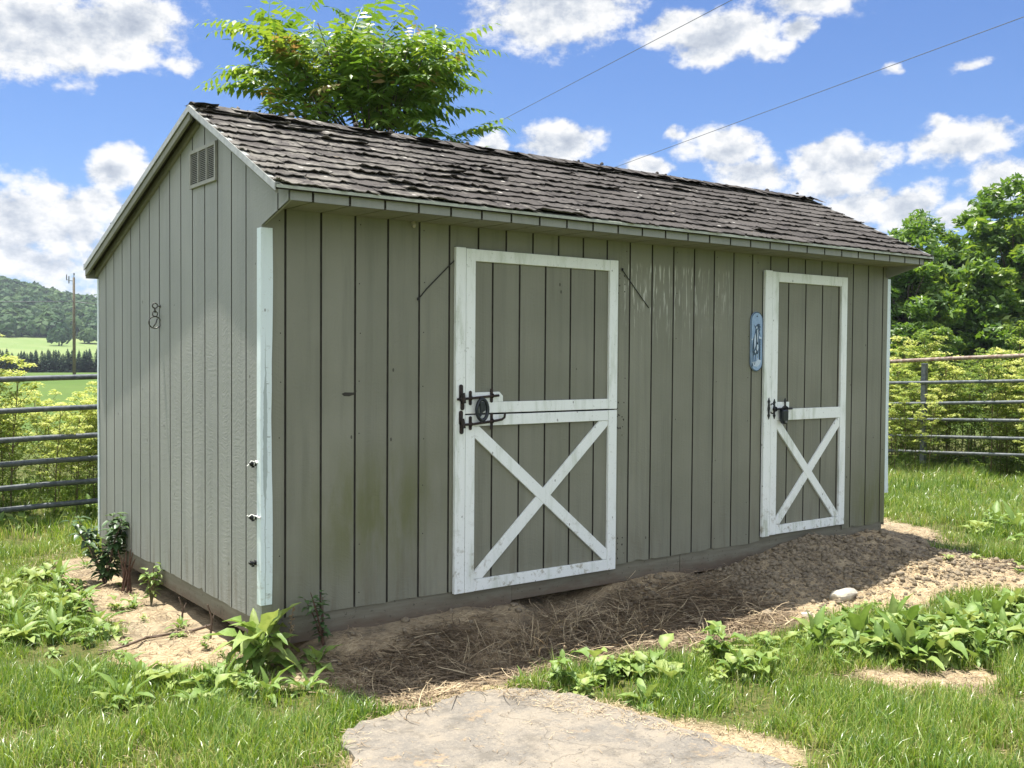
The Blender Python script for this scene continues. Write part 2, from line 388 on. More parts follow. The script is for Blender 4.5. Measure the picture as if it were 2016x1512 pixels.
M['grass'] = mat_leaf('grass_blades', [(0, (.06, .14, .016)), (.4, (.165, .275, .034)), (.78, (.33, .42, .085)), (.9, (.44, .38, .18)), (1, (.58, .50, .30))], .40, .38, .2, mottle=0)
M['straw'] = mat_leaf('dead_straw', G3((.10, .075, .05), (.28, .21, .13), (.56, .46, .29)), .15, .6, .05, mottle=0)
M['dock'] = mat_leaf('broad_leaves', G3((.09, .17, .03), (.19, .29, .07), (.31, .38, .11)), .32, .5, .08, mottle=.3)
M['shrub'] = mat_leaf('dark_shrub_leaves', G3((.04, .085, .028), (.07, .13, .042), (.11, .175, .06)), .25, .4, .14, mottle=.2)
M['ail'] = mat_leaf('pinnate_leaves', [(0, (.065, .15, .024)), (.5, (.135, .24, .036)), (.85, (.26, .34, .055)), (1, (.30, .20, .07))], .45, .4, .15)
M['tree'] = mat_leaf('deciduous_leaves', G3((.055, .125, .02), (.12, .22, .034), (.25, .33, .055)), .45, .45, .14, mottle=0)
M['hem'] = mat_leaf('yellow_green_umbels', [(0, (.10, .17, .035)), (.4, (.25, .34, .075)), (.7, (.42, .48, .13)), (1, (.58, .60, .24))], .45, .6, .05, mottle=0)
M['hemstem'] = mat_simple('weed_stems', (.12, .13, .045), .7, 0, .5, 20, .1, col2=(.15, .09, .05))
M['forest'] = mat_leaf('far_forest_leaves', G3((.03, .072, .028), (.058, .112, .042), (.095, .155, .055)), .25, .6, .03, mottle=0)
M['conifer'] = mat_leaf('conifer_needles', G3((.012, .028, .018), (.02, .045, .026), (.034, .065, .034)), .1, .6, .03, mottle=0)
M['redstem'] = mat_simple('red_dead_stalk', (.115, .062, .04), .85, 0, .4, 40, .3)

# ------------------------------------------------------------------ terrain
FRONT = [(0, .3), (.03, -.04), (-.06, -.30), (.12, -.42), (.16, -.71), (.13, -1.0), (.38, -1.06), (.97, -1.02), (1.2, -.98), (1.64, -1.08), (2.2, -1.17), (2.74, -1.18), (3.51, -1.22), (4.44, -1.36), (4.9, -1.55), (6.4, -1.72), (6.6, -1.55), (5.6, -1.25), (5.42, -.85), (5.45, -.42), (6.1, -.2), (6.5, .2), (6.7, .9), (6.3, 2.2), (5.9, 3.4), (5.5, 3.4)]
LEFT = [(.2, -.1), (-.02, .04), (-.24, .06), (-.49, .23), (-.61, .54), (-.38, 1.12), (-.43, 2.09), (-.40, 2.82), (-.23, 3.38), (.2, 3.6)]
SLAB = [(-.26, -1.48), (-.13, -1.18), (.05, -1.08), (.30, -1.10), (.46, -1.06), (.66, -1.06), (.82, -1.16), (.94, -1.32), (1.03, -1.54), (1.05, -1.8), (1.08, -2.13), (1.13, -2.41), (1.0, -2.9), (.3, -3.2), (-.5, -2.9), (-.62, -2.1)]
STRIP = [(.70, -1.04), (.95, -1.30), (1.12, -1.72), (1.36, -2.28), (1.25, -2.46), (1.10, -2.2), (.9, -1.75), (.7, -1.3)]
PATCH = [(2.35, -1.80), (2.95, -2.15), (3.05, -2.38), (2.7, -2.40), (2.4, -2.1)]
WL = [(-.46, 3.1), (-.36, 2.2), (-.42, 1.4), (-.52, .7), (-.50, .05), (-.14, -.10), (-.02, -.36), (-.30, -.50), (-.62, -.44), (-1.0, -.1), (-1.4, .6), (-1.3, 2.0), (-.8, 3.2)]
CL = [(1.15, -1.15), (2.0, -1.36), (2.6, -1.52), (3.2, -1.58), (3.9, -1.62), (4.6, -1.8), (4.7, -2.2), (3.9, -2.4), (3.2, -2.2), (2.6, -1.85), (1.8, -1.6), (1.3, -1.4)]
TERR_Y = [-3000, -20, 5, 30, 100, 235, 300, 325, 480, 620, 760, 900, 1300, 4000]
TERR_Z = [-.2, -.2, -.25, -.4, -.95, -3.3, -2.0, -.5, 5.0, 22., 42., 52., 40., 20.]
HX = [-4000, -300, 60, 137, 190, 330, 600, 4000]; HF = [.5, 1.0, 1.12, 1.0, .74, .35, .15, .1]

def bareness(x, y):
    j = (fbm(x, y, 5, 3) - .5) * .22
    d = np.minimum.reduce([poly_sd(x, y, FRONT) + j, poly_sd(x, y, LEFT) + j, poly_sd(x, y, SLAB), poly_sd(x, y, STRIP) + j * .5, poly_sd(x, y, PATCH) + j])
    return 1 - sstep(-.05, .07, d)

def height(x, y, fine=True):
    x = np.asarray(x, float); y = np.asarray(y, float)
    z = np.interp(y, TERR_Y, TERR_Z)
    z = np.where(z > 5, 5 + (z - 5) * np.interp(x, HX, HF), z)
    near = sstep(30, 12, np.hypot(x - 2, y))
    g = .085 * sstep(3.2, 5.6, x) * sstep(2.2, .4, np.abs(y + .2)) * sstep(14, 7, x)      # the ground rises to the far end of the shed
    g = g + .122 * np.exp(-((y + .02) / .36) ** 2) * sstep(.0, .45, x) * sstep(6.2, 5.2, x)    # soil banked against the front skid
    g = g + .075 * np.exp(-((x - 4.35) / .42) ** 2 - ((y + .10) / .28) ** 2)
    g = g + .07 * np.exp(-((x - 3.55) / .50) ** 2 - ((y + .42) / .30) ** 2)
    g = g + .10 * np.exp(-((x - 4.75) / .60) ** 2 - ((y + .82) / .33) ** 2)
    g = g - .23 * np.exp(-((x - 2.02) / .27) ** 2 - ((y + .05) / .20) ** 2)
    g = g - .06 * np.exp(-((x - 3.45) / .28) ** 2 - ((y - .03) / .12) ** 2)
    g = g + .03 * sstep(.4, -.2, x) * np.exp(-((y - 1.2) / 1.2) ** 2)
    if fine:
        b = bareness(x, y)
        g = g + (fbm(x, y, 2.2, 11) - .5) * .05 + b * ((fbm(x, y, 8, 5) - .5) * .058 + (fbm(x, y, 17, 6, 2) - .5) * .03)
        sl = poly_sd(x, y, SLAB)
        g = np.where(sl < .04, np.where(sl < -.10, -.02, .004 + (fbm(x, y, 6, 77) - .5) * .06), g)
        g = g + .014 * sstep(.22, .05, np.abs(sl - .06)) * (sl > -.1)
    return z + g * near

def axis(lo, hi, step, far):
    a = np.arange(lo, hi + step / 2, step); out = []; d = step; p = hi
    while p < far: d *= 1.17; p += d; out.append(p)
    low = []; d = step; p = lo
    while p > -far: d *= 1.17; p -= d; low.append(p)
    return np.concatenate([low[::-1], a, out])
gx = axis(-3., 8., .055, 1800); gy = axis(-4.2, 5., .055, 1800)
GX, GY = np.meshgrid(gx, gy); fx, fy = GX.ravel(), GY.ravel()
GZ = height(fx, fy)
nx, ny = len(gx), len(gy)
ii = (np.arange(ny - 1)[:, None] * nx + np.arange(nx - 1)[None, :]).ravel()
me = mesh_np('ground', np.stack([fx, fy, GZ], 1), [np.stack([ii, ii + 1, ii + nx + 1, ii + nx], 1)], smooth=True)
for nm, val in (('bare', bareness(fx, fy)), ('far', sstep(9, 16, np.maximum(fy - 1, np.maximum(np.abs(fx - 2) - 5, -fy - 2)))), ('straw', np.clip(fbm(fx, fy, 1.6, 21) * 1.5 - .1 + .5 * sstep(-.2, -.8, fy), 0, 1))):
    a = me.attributes.new(nm, 'FLOAT', 'POINT'); a.data.foreach_set('value', val.astype(np.float32))
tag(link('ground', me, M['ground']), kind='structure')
def H(x, y): return float(height(np.array([x]), np.array([y]))[0])

# concrete slab
b = MB(); P = []
for i in range(len(SLAB)):
    p, q = Vector(SLAB[i]), Vector(SLAB[(i + 1) % len(SLAB)])
    for k in range(5):
        w = p.lerp(q, k / 5); j = .03 if i < 11 else 0
        P.append((w.x + random.uniform(-j, j), w.y + random.uniform(-j, j), -.19))
b.prism([(x, y, -.30) for x, y, z in P], (0, 0, .106))
tag(b.build('concrete_path', M['concrete'], bevel=.012), kind='structure')

# ------------------------------------------------------------------ the shed
L, Dp, HS = 5.48, 3.05, 2.136
GR = .2032; GF0 = .1297; GS0 = .003
EY, EZ = -.350, 2.203; RY, RZ = .845, 2.795; BY, BZ = 3.13, 2.030
def rooftop(y):
    return EZ + (RZ - EZ) * (y - EY) / (RY - EY) if y < RY else RZ + (BZ - RZ) * (y - RY) / (BY - RY)
shed = empty('shed')
tag(shed, 'weathered taupe wooden shed with white trimmed doors and a curled shingle roof', 'shed')

def chip(u, s=0): return .007 * (float(vnoise(u, s, 9, 2)) - .5) + (.022 * max(0, float(vnoise(u, s + 9, 23, 4)) - .72) / .28)
def siding_cols(u0, u1, grooves, extra=()):
    c = [(u0, 0), (u1, 0)]
    for g in grooves:
        if u0 + .01 < g < u1 - .01:
            c += [(g - .0064, 0), (g - .0052, .0075), (g + .0052, .0075), (g + .0064, 0)]
    u = u0 + .03
    while u < u1 - .03:
        if all(abs(u - g) > .009 for g in grooves): c.append((u, 0))
        u += .035
    for e in extra: c.append((e, 0))
    return sorted(set(c))
def sheet(mb, cols, top, bot, place):
    vs = []; fs = []
    for u, d in cols:
        z0, z1 = bot(u), top(u)
        for k in range(4): vs.append(place(u, z0 + (z1 - z0) * k / 3, d))
    for i in range(len(cols) - 1):
        for k in range(3):
            a = i * 4 + k; fs.append((a, a + 4, a + 5, a + 1))
    mb.add(vs, fs); q = len(mb.m) - len(fs)
    for i in range(len(cols) - 1):
        if cols[i][1] > 0 or cols[i + 1][1] > 0: mb.m[q + i * 3:q + i * 3 + 3] = [1] * 3

# front wall
b = MB()
fg = [GF0 + GR * k for k in range(27)]
segs = [(0, 1.247, lambda u: chip(u)), (1.247, 2.446, lambda u: 2.004), (2.446, 3.90, lambda u: .012 + chip(u, 1)), (3.90, 4.906, lambda u: 2.02), (4.906, L, lambda u: .014 + chip(u, 2))]
for u0, u1, bt in segs:
    sheet(b, siding_cols(u0, u1, fg), lambda u: HS, bt, lambda u, z, d: (u, d, z))
b.box((.02, .0085, .03), (1.247, .045, HS)); b.box((2.446, .0085, .03), (3.9, .045, HS)); b.box((4.906, .0085, .03), (L - .02, .045, HS))
b.box((1.247, .0085, 2.006), (2.446, .045, HS)); b.box((3.9, .0085, 2.022), (4.906, .045, HS))
# thin seam battens where the sheets meet
for sx in (GF0 + GR * 5 + .035, GF0 + GR * 11 + .075, 2.475, 4.93):
    if not (1.24 < sx < 2.45): b.box((sx - .0015, -.0012, .02), (sx + .0015, .002, HS))
b.mv = 1
for k in range(27):
    for q in range(8):
        xx = fg[k] + (.03 if k % 3 else -.03) + random.uniform(-.006, .006); zz_ = .06 + q * .29 + random.uniform(-.03, .03)
        if (1.17 < xx < 2.46 or 3.9 < xx < 4.92) or random.random() < .45 or k % 2: continue
        b.prism([(xx + .0036 * math.cos(j * 1.047), -.0012, zz_ + .0036 * math.sin(j * 1.047)) for j in range(6)], (0, .002, 0))
b.prism([(.455, -.0014, 1.172), (.475, -.0014, 1.180), (.525, -.0014, 1.178), (.548, -.0014, 1.188), (.53, -.0014, 1.166), (.50, -.0014, 1.158), (.47, -.0014, 1.160)], (0, .002, 0))
for z0 in (1.86, 1.02, .93, .12):
    for _ in range(7):
        x, z = 2.475 + random.uniform(-.012, .05), z0 + random.uniform(-.07, .07); r = random.uniform(.003, .006)
        b.prism([(x + r * math.cos(k * 1.047), -.0016, z + r * 1.3 * math.sin(k * 1.047)) for k in range(6)], (0, .002, 0))
b.build('front_wall', [M['siding'], M['groove']], shed)

def gable(x0, sgn, name):
    b = MB(); gr = [GS0 + GR * k for k in range(-2, 16)]
    top = lambda y: rooftop(y) - .03
    def bot(y):
        if y < -.0001: return HS + (2.045 - HS) * (y + .325) / .325
        return chip(y, 5 + sgn) + .02 * float(vnoise(y, 0, 1.3, 8)) - .012
    pl = lambda u, z, d: (x0 + sgn * d, u, z)
    sheet(b, siding_cols(-.325, -.0002, gr), top, bot, pl)
    sheet(b, siding_cols(.0, Dp, gr, (RY,)), top, bot, pl)
    pts = [(-.325, HS), (-.325, top(-.325)), (RY, top(RY)), (Dp, top(Dp)), (Dp, .03), (.02, .03), (.02, 2.05), (0, 2.045)]
    b.prism([(x0 + sgn * .009, y, z) for y, z in pts], (sgn * .009, 0, 0))
    return b.build(name, [M['paler'], M['groove']], shed)
gable(0, 1, 'gable_wall'); gable(L, -1, 'gable_wall')
b = MB(); sheet(b, siding_cols(0, L, fg), lambda u: 1.99, lambda u: 0, lambda u, z, d: (u, Dp - d, z)); b.box((.02, Dp - .05, .02), (L - .02, Dp - .0085, 1.97))
b.build('rear_wall', [M['siding'], M['groove']], shed)

# skids under the walls
b = MB(); b.box((.015, .010, -.145), (1.62, .12, .05)); b.box((1.622, .013, -.115), (3.08, .12, .05)); b.box((3.082, .009, -.14), (L - .02, .12, .05)); b.build('skid', M['skid'], shed, bevel=.004)
for x0, x1 in ((.012, .11), (L - .11, L - .012)):
    b = MB(); b.box((x0, .122, -.112), (x1, Dp - .01, .04)); b.build('skid', M['skid'], shed, bevel=.004)
b = MB(); b.box((.12, Dp - .12, -.25), (L - .12, Dp - .02, .04)); b.build('skid', M['skid'], shed)
b = MB(); b.box((.1, .14, -.02), (L - .1, Dp - .13, .03)); b.build('floor_deck', M['skid'], shed)

# eave: fascia strip with grooves, soffit
b = MB()
sheet(b, siding_cols(.019, L - .019, fg), lambda u: 2.192, lambda u: HS, lambda u, z, d: (u, -.325 + d, z)); b.box((.02, -.3165, HS + .004), (L - .02, -.29, 2.188))
b.build('fascia', [M['paler'], M['groove']], shed)
b = MB()
vs = []; cols = siding_cols(.019, L - .019, fg)
n = len(cols)
b.add([(u, -.3245, HS - .001 + d) for u, d in cols] + [(u, -.0015, HS - .001 + d) for u, d in cols], [(i, i + 1, n + i + 1, n + i) for i in range(n - 1)])
b.build('soffit', M['siding'], shed)

# roof deck, shingles, edges
def slab_roof(mb, y0, z0, y1, z1, x0, x1, th):
    mb.prism([(x0, y0, z0), (x0, y1, z1), (x0, y1, z1 - th), (x0, y0, z0 - th)], (x1 - x0, 0, 0))
RX0, RX1 = -.074, L + .074
b = MB()
slab_roof(b, EY + .005, EZ - .006, RY, RZ - .006, RX0, RX1, .018); slab_roof(b, RY, RZ - .006, BY - .005, BZ - .006, RX0, RX1, .018)
roof = b.build('roof', M['deck'], shed)

V = []; F4 = []; T = []
def tab(s0, ln, x0, x1, org, du, nrm, curl, tint):
    """one shingle tab: 6 across x 5 up, with a curled lower edge and a thickness"""
    nu, nv = 13, 5; base = len(V)
    ph = random.uniform(0, 6.3); amp = random.uniform(.2, 1)
    cl, cr = random.random() ** 2, random.random() ** 2
    jag = [random.uniform(-.016, .014) for _ in range(nu)]; jl = [random.uniform(0, 1) ** 3 for _ in range(nu)]
    for lay in (0, 1):
        for j in range(nv):
            v = (0, .07, .2, .5, 1)[j]
            for i in range(nu):
                u = i / (nu - 1)
                e = (1 - v) ** 7
                lift = .009 * jl[i] * (1 - v) ** 8 + curl * e * (.35 + .65 * abs(math.sin(ph + u * 3.1 * amp))) + curl * e * (cl * (1 - u) ** 3 + cr * u ** 3) * 1.2
                w = .003 + .0062 * (1 - v)
                sag = s0 + ln * v + (jag[i] if j == 0 else 0)
                p = org + du * sag + Vector((x0 + (x1 - x0) * u, 0, 0)) + nrm * (w + lift - lay * .0045)
                V.append(p); T.append(tint)
    k = nu * nv
    for j in range(nv - 1):
        for i in range(nu - 1):
            a = base + j * nu + i
            F4.append((a, a + 1, a + nu + 1, a + nu)); F4.append((a + k, a + k + nu, a + k + nu + 1, a + k + 1))
    for i in range(nu - 1):
        a = base + i; F4.append((a, a + k, a + k + 1, a + 1))
    for j in range(nv - 1):
        a = base + j * nu; F4.append((a, a + nu, a + nu + k, a + k))
        a += nu - 1; F4.append((a, a + k, a + nu + k, a + nu))
def shingle_side(y0, z0, y1, z1, n, curlk):
    org = Vector((0, y0, z0)); d = Vector((0, y1 - y0, z1 - z0)); ln = d.length; du = d.normalized()
    nrm = du.cross(Vector((1, 0, 0))); nrm = nrm if nrm.z > 0 else -nrm
    ex = ln / n
    for c in range(n):
        x = RX0 - .01 - random.uniform(0, .28)
        while x < RX1:
            w = random.choice((.30, .33, .27, .36)) * random.uniform(.9, 1.1)
            a, e = max(x, RX0 - .008), min(x + w - .004, RX1 + .008)
            if e - a > .03:
                worn = .7 + .9 * float(vnoise(a, c * .5, .9, 31))
                curl = (.002 + .012 * random.random() ** 2.6) * worn * curlk * (1.25 if a < 2.2 else .85)
                tab(c * ex - .012 + random.uniform(-.013, .013), ex * 1.75 if c < n - 1 else ex * 1.02, a, e, org, du, nrm, curl, random.random())
            x += w
shingle_side(EY, EZ, RY, RZ, 11, 1.0)
shingle_side(BY, BZ, RY, RZ, 16, .8)
# ridge caps, cracked and lifted
x = RX0
while x < RX1 - .04:
    w = random.uniform(.09, .15)
    for sd in (-1, 1):
        sl = Vector((0, sd, -.495 if sd < 0 else -.335)).normalized(); nr = Vector((0, .495 if sd > 0 else -.335, 1)).normalized()
        nr = Vector((0, -sl.z * sd, sl.y * sd))
        curl = .004 + .022 * random.random() ** 2.5; base = len(V); hw = random.uniform(.09, .14); t = random.random() * .6
        for i in range(4):
            for j in range(4):
                v = j / 3
                p = Vector((x + (w + .03) * i / 3, RY, RZ + .022 + .004 * random.random())) + sl * (hw * v + random.uniform(-.008, .008) * (j == 3)) + nr * (curl * v ** 2 * (.5 + random.random()) + .005 * (3 - i) / 3)
                V.append(p); T.append(t)
        for i in range(3):
            for j in range(3):
                a = base + i * 4 + j; F4.append((a, a + 4, a + 5, a + 1))
    if random.random() < .25:
        base = len(V); c = Vector((x + .05, RY + random.uniform(-.05, .05), RZ + .03)); r = random.uniform(.010, .022)
        for i in range(3):
            for j in range(6):
                V.append(c + Vector((r * math.cos(j * 1.047) * (1, .9, .3)[i] * random.uniform(.7, 1.2), r * math.sin(j * 1.047) * (1, .9, .3)[i], (-.3, .3, .8)[i] * r * random.uniform(.7, 1.2)))); T.append(.05)
        for i in range(2):
            for j in range(6):
                F4.append((base + i * 6 + j, base + i * 6 + (j + 1) % 6, base + i * 6 + 6 + (j + 1) % 6, base + i * 6 + 6 + j))
        F4.append((base + 12, base + 13, base + 14, base + 15)); F4.append((base + 12, base + 15, base + 16, base + 17))
    x += w
sh = link('shingles', mesh_np('shingles', [tuple(v) for v in V], [F4], tint=T), M['shingle'], roof)

b = MB()   # front drip edge
b.prism([(RX0 - .004, EY - .012, EZ - .004), (RX0 - .004, EY + .03, EZ + .010), (RX0 - .004, EY + .03, EZ + .004), (RX0 - .004, EY - .003, EZ - .008), (RX0 - .004, EY - .004, EZ - .017), (RX0 - .004, EY - .012, EZ - .019)], (RX1 - RX0 + .008, 0, 0))
b.build('drip_edge', M['drip'], roof)
def rake(x_out, sgn):
    b = MB()
    for (y0, z0, y1, z1) in ((EY - .006, EZ - .003, RY, RZ), (RY, RZ, BY, BZ)):
        b.prism([(x_out, y0, z0 + .004), (x_out, y1, z1 + .004), (x_out, y1, z1 - .030), (x_out, y0, z0 - .030)], (sgn * .006, 0, 0))
        b.prism([(x_out, y0, z0 + .008), (x_out, y1, z1 + .008), (x_out, y1, z1 + .004), (x_out, y0, z0 + .004)], (sgn * .03, 0, 0))
    b.build('drip_edge', M['rakemetal'], roof)
    b = MB()
    x1 = x_out + sgn * .009
    b.prism([(x1, RY, RZ - .026), (x1, BY - .01, BZ - .026), (x1, BY - .012, BZ - .074), (x1, RY, RZ - .074)], (sgn * .016, 0, 0))
    b.prism([(x1 + sgn * .004, EY + .01, EZ - .024), (x1 + sgn * .004, RY, RZ - .026), (x1 + sgn * .004, RY, RZ - .046), (x1 + sgn * .004, EY + .01, EZ - .042)], (sgn * .014, 0, 0))
    xi = (0 if sgn > 0 else L)
    b.prism([(xi - sgn * .002, RY + .04, RZ - .045), (xi - sgn * .002, BY - .06, BZ - .018), (xi - sgn * .002, BY - .06, BZ - .078), (xi - sgn * .002, RY + .04, RZ - .094)], (-sgn * .016, 0, 0))
    b.build('rake_board', M['siding'], roof)
rake(RX0 - .012, 1); rake(RX1 + .012, -1)
b = MB(); b.box((RX0, BY - .03, BZ - .09), (RX1, BY - .014, BZ - .022)); b.build('fascia', M['siding'], shed)

# corner trims: bent, a little wavy strips
def corner(x0, y0, sx, sy, lx, ly, z0, z1, flare=0):
    b = MB(); n = 14; vs = []; fs = []
    for i in range(n + 1):
        t = i / n; z = z0 + (z1 - z0) * t
        w = .002 * math.sin(t * 9 + x0) + .0025 * (random.random() - .5) + flare * max(0, .25 - t) / .25
        o = .008 + abs(w) * .5
        cx, cy = x0 + sx * o + w * .6, y0 + sy * o
        pts = [(cx - sx * (o - .002), cy - sy * (ly + w)), (cx, cy - sy * (ly + w)), (cx, cy), (cx - sx * (lx + w), cy), (cx - sx * (lx + w), cy - sy * (o - .002)), (cx - sx * (o - .002), cy - sy * (o - .002))]
        vs += [(px, py, z) for px, py in pts]
    for i in range(n):
        for k in range(6):
            a = i * 6 + k; c = i * 6 + (k + 1) % 6; fs.append((a, c, c + 6, a + 6))
    fs += [tuple(range(6)), tuple(range(n * 6, n * 6 + 6))]
    b.add(vs, fs); return b.build('corner_trim', M['trim'], shed)
corner(0, 0, -1, -1, .062, .05, .085, 2.032)
corner(0, Dp, -1, 1, .05, .03, .02, 1.935)
b = MB(); n = 12
for i in range(n):
    z0, z1 = .26 + 1.78 * i / n, .26 + 1.78 * (i + 1) / n
    f = lambda z: .04 * max(0, .45 - z) + .004 * math.sin(z * 5)
    b.add([(L + .002 + f(z0) * .6, .004, z0), (L + .05 + f(z0), .004, z0), (L + .05 + f(z1), .004, z1), (L + .002 + f(z1) * .6, .004, z1), (L + .002, .03, z0), (L + .05 + f(z0), .03, z0), (L + .05 + f(z1), .03, z1), (L + .002, .03, z1)], [(0, 1, 2, 3), (4, 7, 6, 5), (1, 5, 6, 2), (0, 3, 7, 4)])
b.build('corner_trim', M['trim'], shed)

# gable vent
b = MB(); vy0, vy1, vz0, vz1 = .612, 1.032, 2.352, 2.572; fw = .02
b.box((-.016, vy0, vz0), (-.001, vy1, vz0 + fw)); b.box((-.016, vy0, vz1 - fw), (-.001, vy1, vz1))
for yy in (vy0, vy0 + (vy1 - vy0 - fw) / 3, vy0 + (vy1 - vy0 - fw) * 2 / 3, vy1 - fw): b.box((-.0155, yy, vz0 + fw), (-.0012, yy + (fw if yy in (vy0, vy1 - fw) else fw * .7), vz1 - fw))
vent = b.build('vent', M['vent'], shed)
b = MB(); b.box((-.0022, vy0 + .01, vz0 + .01), (-.0006, vy1 - .01, vz1 - .01)); b.build('vent_shade_sheet', M['dark'], vent)  # black sheet stands in for the dark inside behind the louvres
b = MB(); ns = 17; hgt = (vz1 - vz0 - 2 * fw) / ns
for i in range(ns):
    z = vz0 + fw + hgt * i
    b.prism([(-.0135, vy0 + fw, z + .001), (-.0035, vy0 + fw, z + hgt * .85), (-.0035, vy0 + fw, z + hgt * .60), (-.0135, vy0 + fw, z - .001)], (0, vy1 - vy0 - 2 * fw, 0))
b.build('louvres', M['vent'], vent)

# doors
def panel_mesh(x0, x1, z0, z1, gr, name):
    b = MB(); sheet(b, siding_cols(x0, x1, gr), lambda u: z1, lambda u: z0, lambda u, z, d: (u, -.003 + d, z)); b.box((x0, .0055, z0), (x1, .03, z1))
    return b.build(name, [M['siding'], M['groove']], shed)
def clipbar(mb, p, q, w, box, y0, th=.017):
    """diagonal brace clipped to a rectangle"""
    p, q = Vector(p), Vector(q); d = (q - p).normalized(); n = Vector((-d.y, d.x)) * (w / 2)
    poly = [p - n - d * .3, q - n + d * .3, q + n + d * .3, p + n - d * .3]
    x0, x1, z0, z1 = box
    for ax, lim, s in ((0, x0, 1), (0, x1, -1), (1, z0, 1), (1, z1, -1)):
        out = []
        for i in range(len(poly)):
            a, c = poly[i], poly[(i + 1) % len(poly)]; fa, fc = (a[ax] - lim) * s, (c[ax] - lim) * s
            if fa >= 0: out.append(a)
            if fa * fc < 0: out.append(a.lerp(c, fa / (fa - fc)))
        poly = out
    mb.prism([(v.x, y0, v.y) for v in poly], (0, th, 0))
TY, TT = -.024, .0205
b = MB(); b.box((1.176, -.026, -.012), (1.2455, -.0015, 2.012)); b.build('door_jamb', M['mildew'], shed, bevel=.003)
d1g = [1.452 + .2015 * k for k in range(5)]
# upper leaf
X0, X1 = 1.249, 2.443
up = panel_mesh(X0 + .03, X1 - .02, 1.045, 2.0, d1g, 'door_leaf')
b = MB(); b.box((X0, TY, 1.042), (X0 + .066, TY + TT, 2.008)); b.box((X1 - .072, TY, 1.042), (X1, TY + TT, 2.008))
b.box((X0 + .067, TY + .001, 1.938), (X1 - .073, TY + TT, 2.007)); b.box((X0 + .067, TY + .001, 1.043), (X1 - .073, TY + TT, 1.108))
b.build('frame', M['white'], up, bevel=.0025)
b = MB(); b.prism([(1.3165, TY + .0015, 1.109), (1.52, TY + .0015, 1.109), (1.52, TY + .0015, 1.143), (1.494, TY + .0015, 1.168), (1.3165, TY + .0015, 1.166)], (0, .018, 0)); b.build('latch_block', M['white'], up, bevel=.002)
lo = panel_mesh(X0 + .03, X1 - .02, -.005, 1.03, d1g, 'door_leaf')
b = MB(); b.box((X0, TY, -.012), (X0 + .066, TY + TT, 1.034)); b.box((X1 - .072, TY, -.012), (X1, TY + TT, 1.034))
b.box((X0 + .067, TY + .001, .968), (X1 - .073, TY + TT, 1.033)); b.box((X0 + .067, TY + .001, -.011), (X1 - .073, TY + TT, .058))
b.build('frame', M['white'], lo, bevel=.0025)
b = MB(); bx = (X0 + .068, X1 - .074, .060, .966)
clipbar(b, (bx[0], bx[3] - .02), (bx[1], bx[2] + .02), .072, bx, TY + .0035)
b.build('brace', M['white'], lo, bevel=.002)
b = MB(); clipbar(b, (bx[0] + .03, bx[2] + .02), (bx[1] - .02, bx[3]), .072, bx, TY + .0055, .0145); b.build('brace', M['white'], lo, bevel=.002)
# black sheets painted as the dark inside, seen through the door gaps
b = MB(); b.box((1.2, .031, -.01), (2.47, .044, 2.003)); b.build('gap_shade_sheet', M['dark'], shed)
b = MB(); b.box((3.9, .031, .05), (4.92, .044, 2.02)); b.build('gap_shade_sheet', M['dark'], shed)

def plate(mb, x, z, h, w, y=-.031, th=.005):
    pts = [];
    for i in range(13):
        a = PI * i / 12; pts.append((x + math.cos(a) * w / 2, y, z + h / 2 - w / 2 + math.sin(a) * w / 2))
    for i in range(13):
        a = PI + PI * i / 12; pts.append((x + math.cos(a) * w / 2, y, z - h / 2 + w / 2 + math.sin(a) * w / 2))
    mb.prism(pts, (0, th, 0))
# iron latches of the wide door: keeper on the jamb, two straps and a bolt on each leaf
b = MB()
zc = 1.135
plate(b, 1.212, zc + .03, .10, .026, -.032); plate(b, 1.222, zc - .028, .085, .026, -.032); b.tube([(1.217, -.040, zc + .03), (1.224, -.046, zc - .03)], [.013, .012], 8)
plate(b, 1.279, zc, .085, .019, -.030); plate(b, 1.433, zc + .012, .085, .019, -.0275)
b.tube([(1.182, -.040, zc - .006), (1.3, -.040, zc), (1.478, -.038, zc + .012)], .0075, 8)
for xx, zz in ((1.279, zc), (1.433, zc + .011)): b.ring((xx, -.037, zz), (1, 0, 0), .011, .004, 10, 5)
b.build('bolt_latch', M['iron'], up, smooth=False)
b = MB(); zc = 1.005
plate(b, 1.212, zc + .015, .085, .026, -.032); plate(b, 1.217, zc - .04, .08, .026, -.032); b.tube([(1.214, -.040, zc + .01), (1.222, -.046, zc - .045)], [.013, .012], 8)
plate(b, 1.280, zc - .018, .082, .019, -.030); plate(b, 1.434, zc - .012, .10, .018, -.0275)
b.tube([(1.222, -.040, zc - .025), (1.3, -.040, zc - .023), (1.46, -.039, zc - .008), (1.500, -.041, zc - .002), (1.516, -.044, zc + .010), (1.518, -.046, zc + .035)], .0075, 8)
for xx, zz in ((1.280, zc - .024), (1.434, zc - .010)): b.ring((xx, -.037, zz), (1, 0, 0), .011, .004, 10, 5)
b.build('bolt_latch', M['iron'], lo)
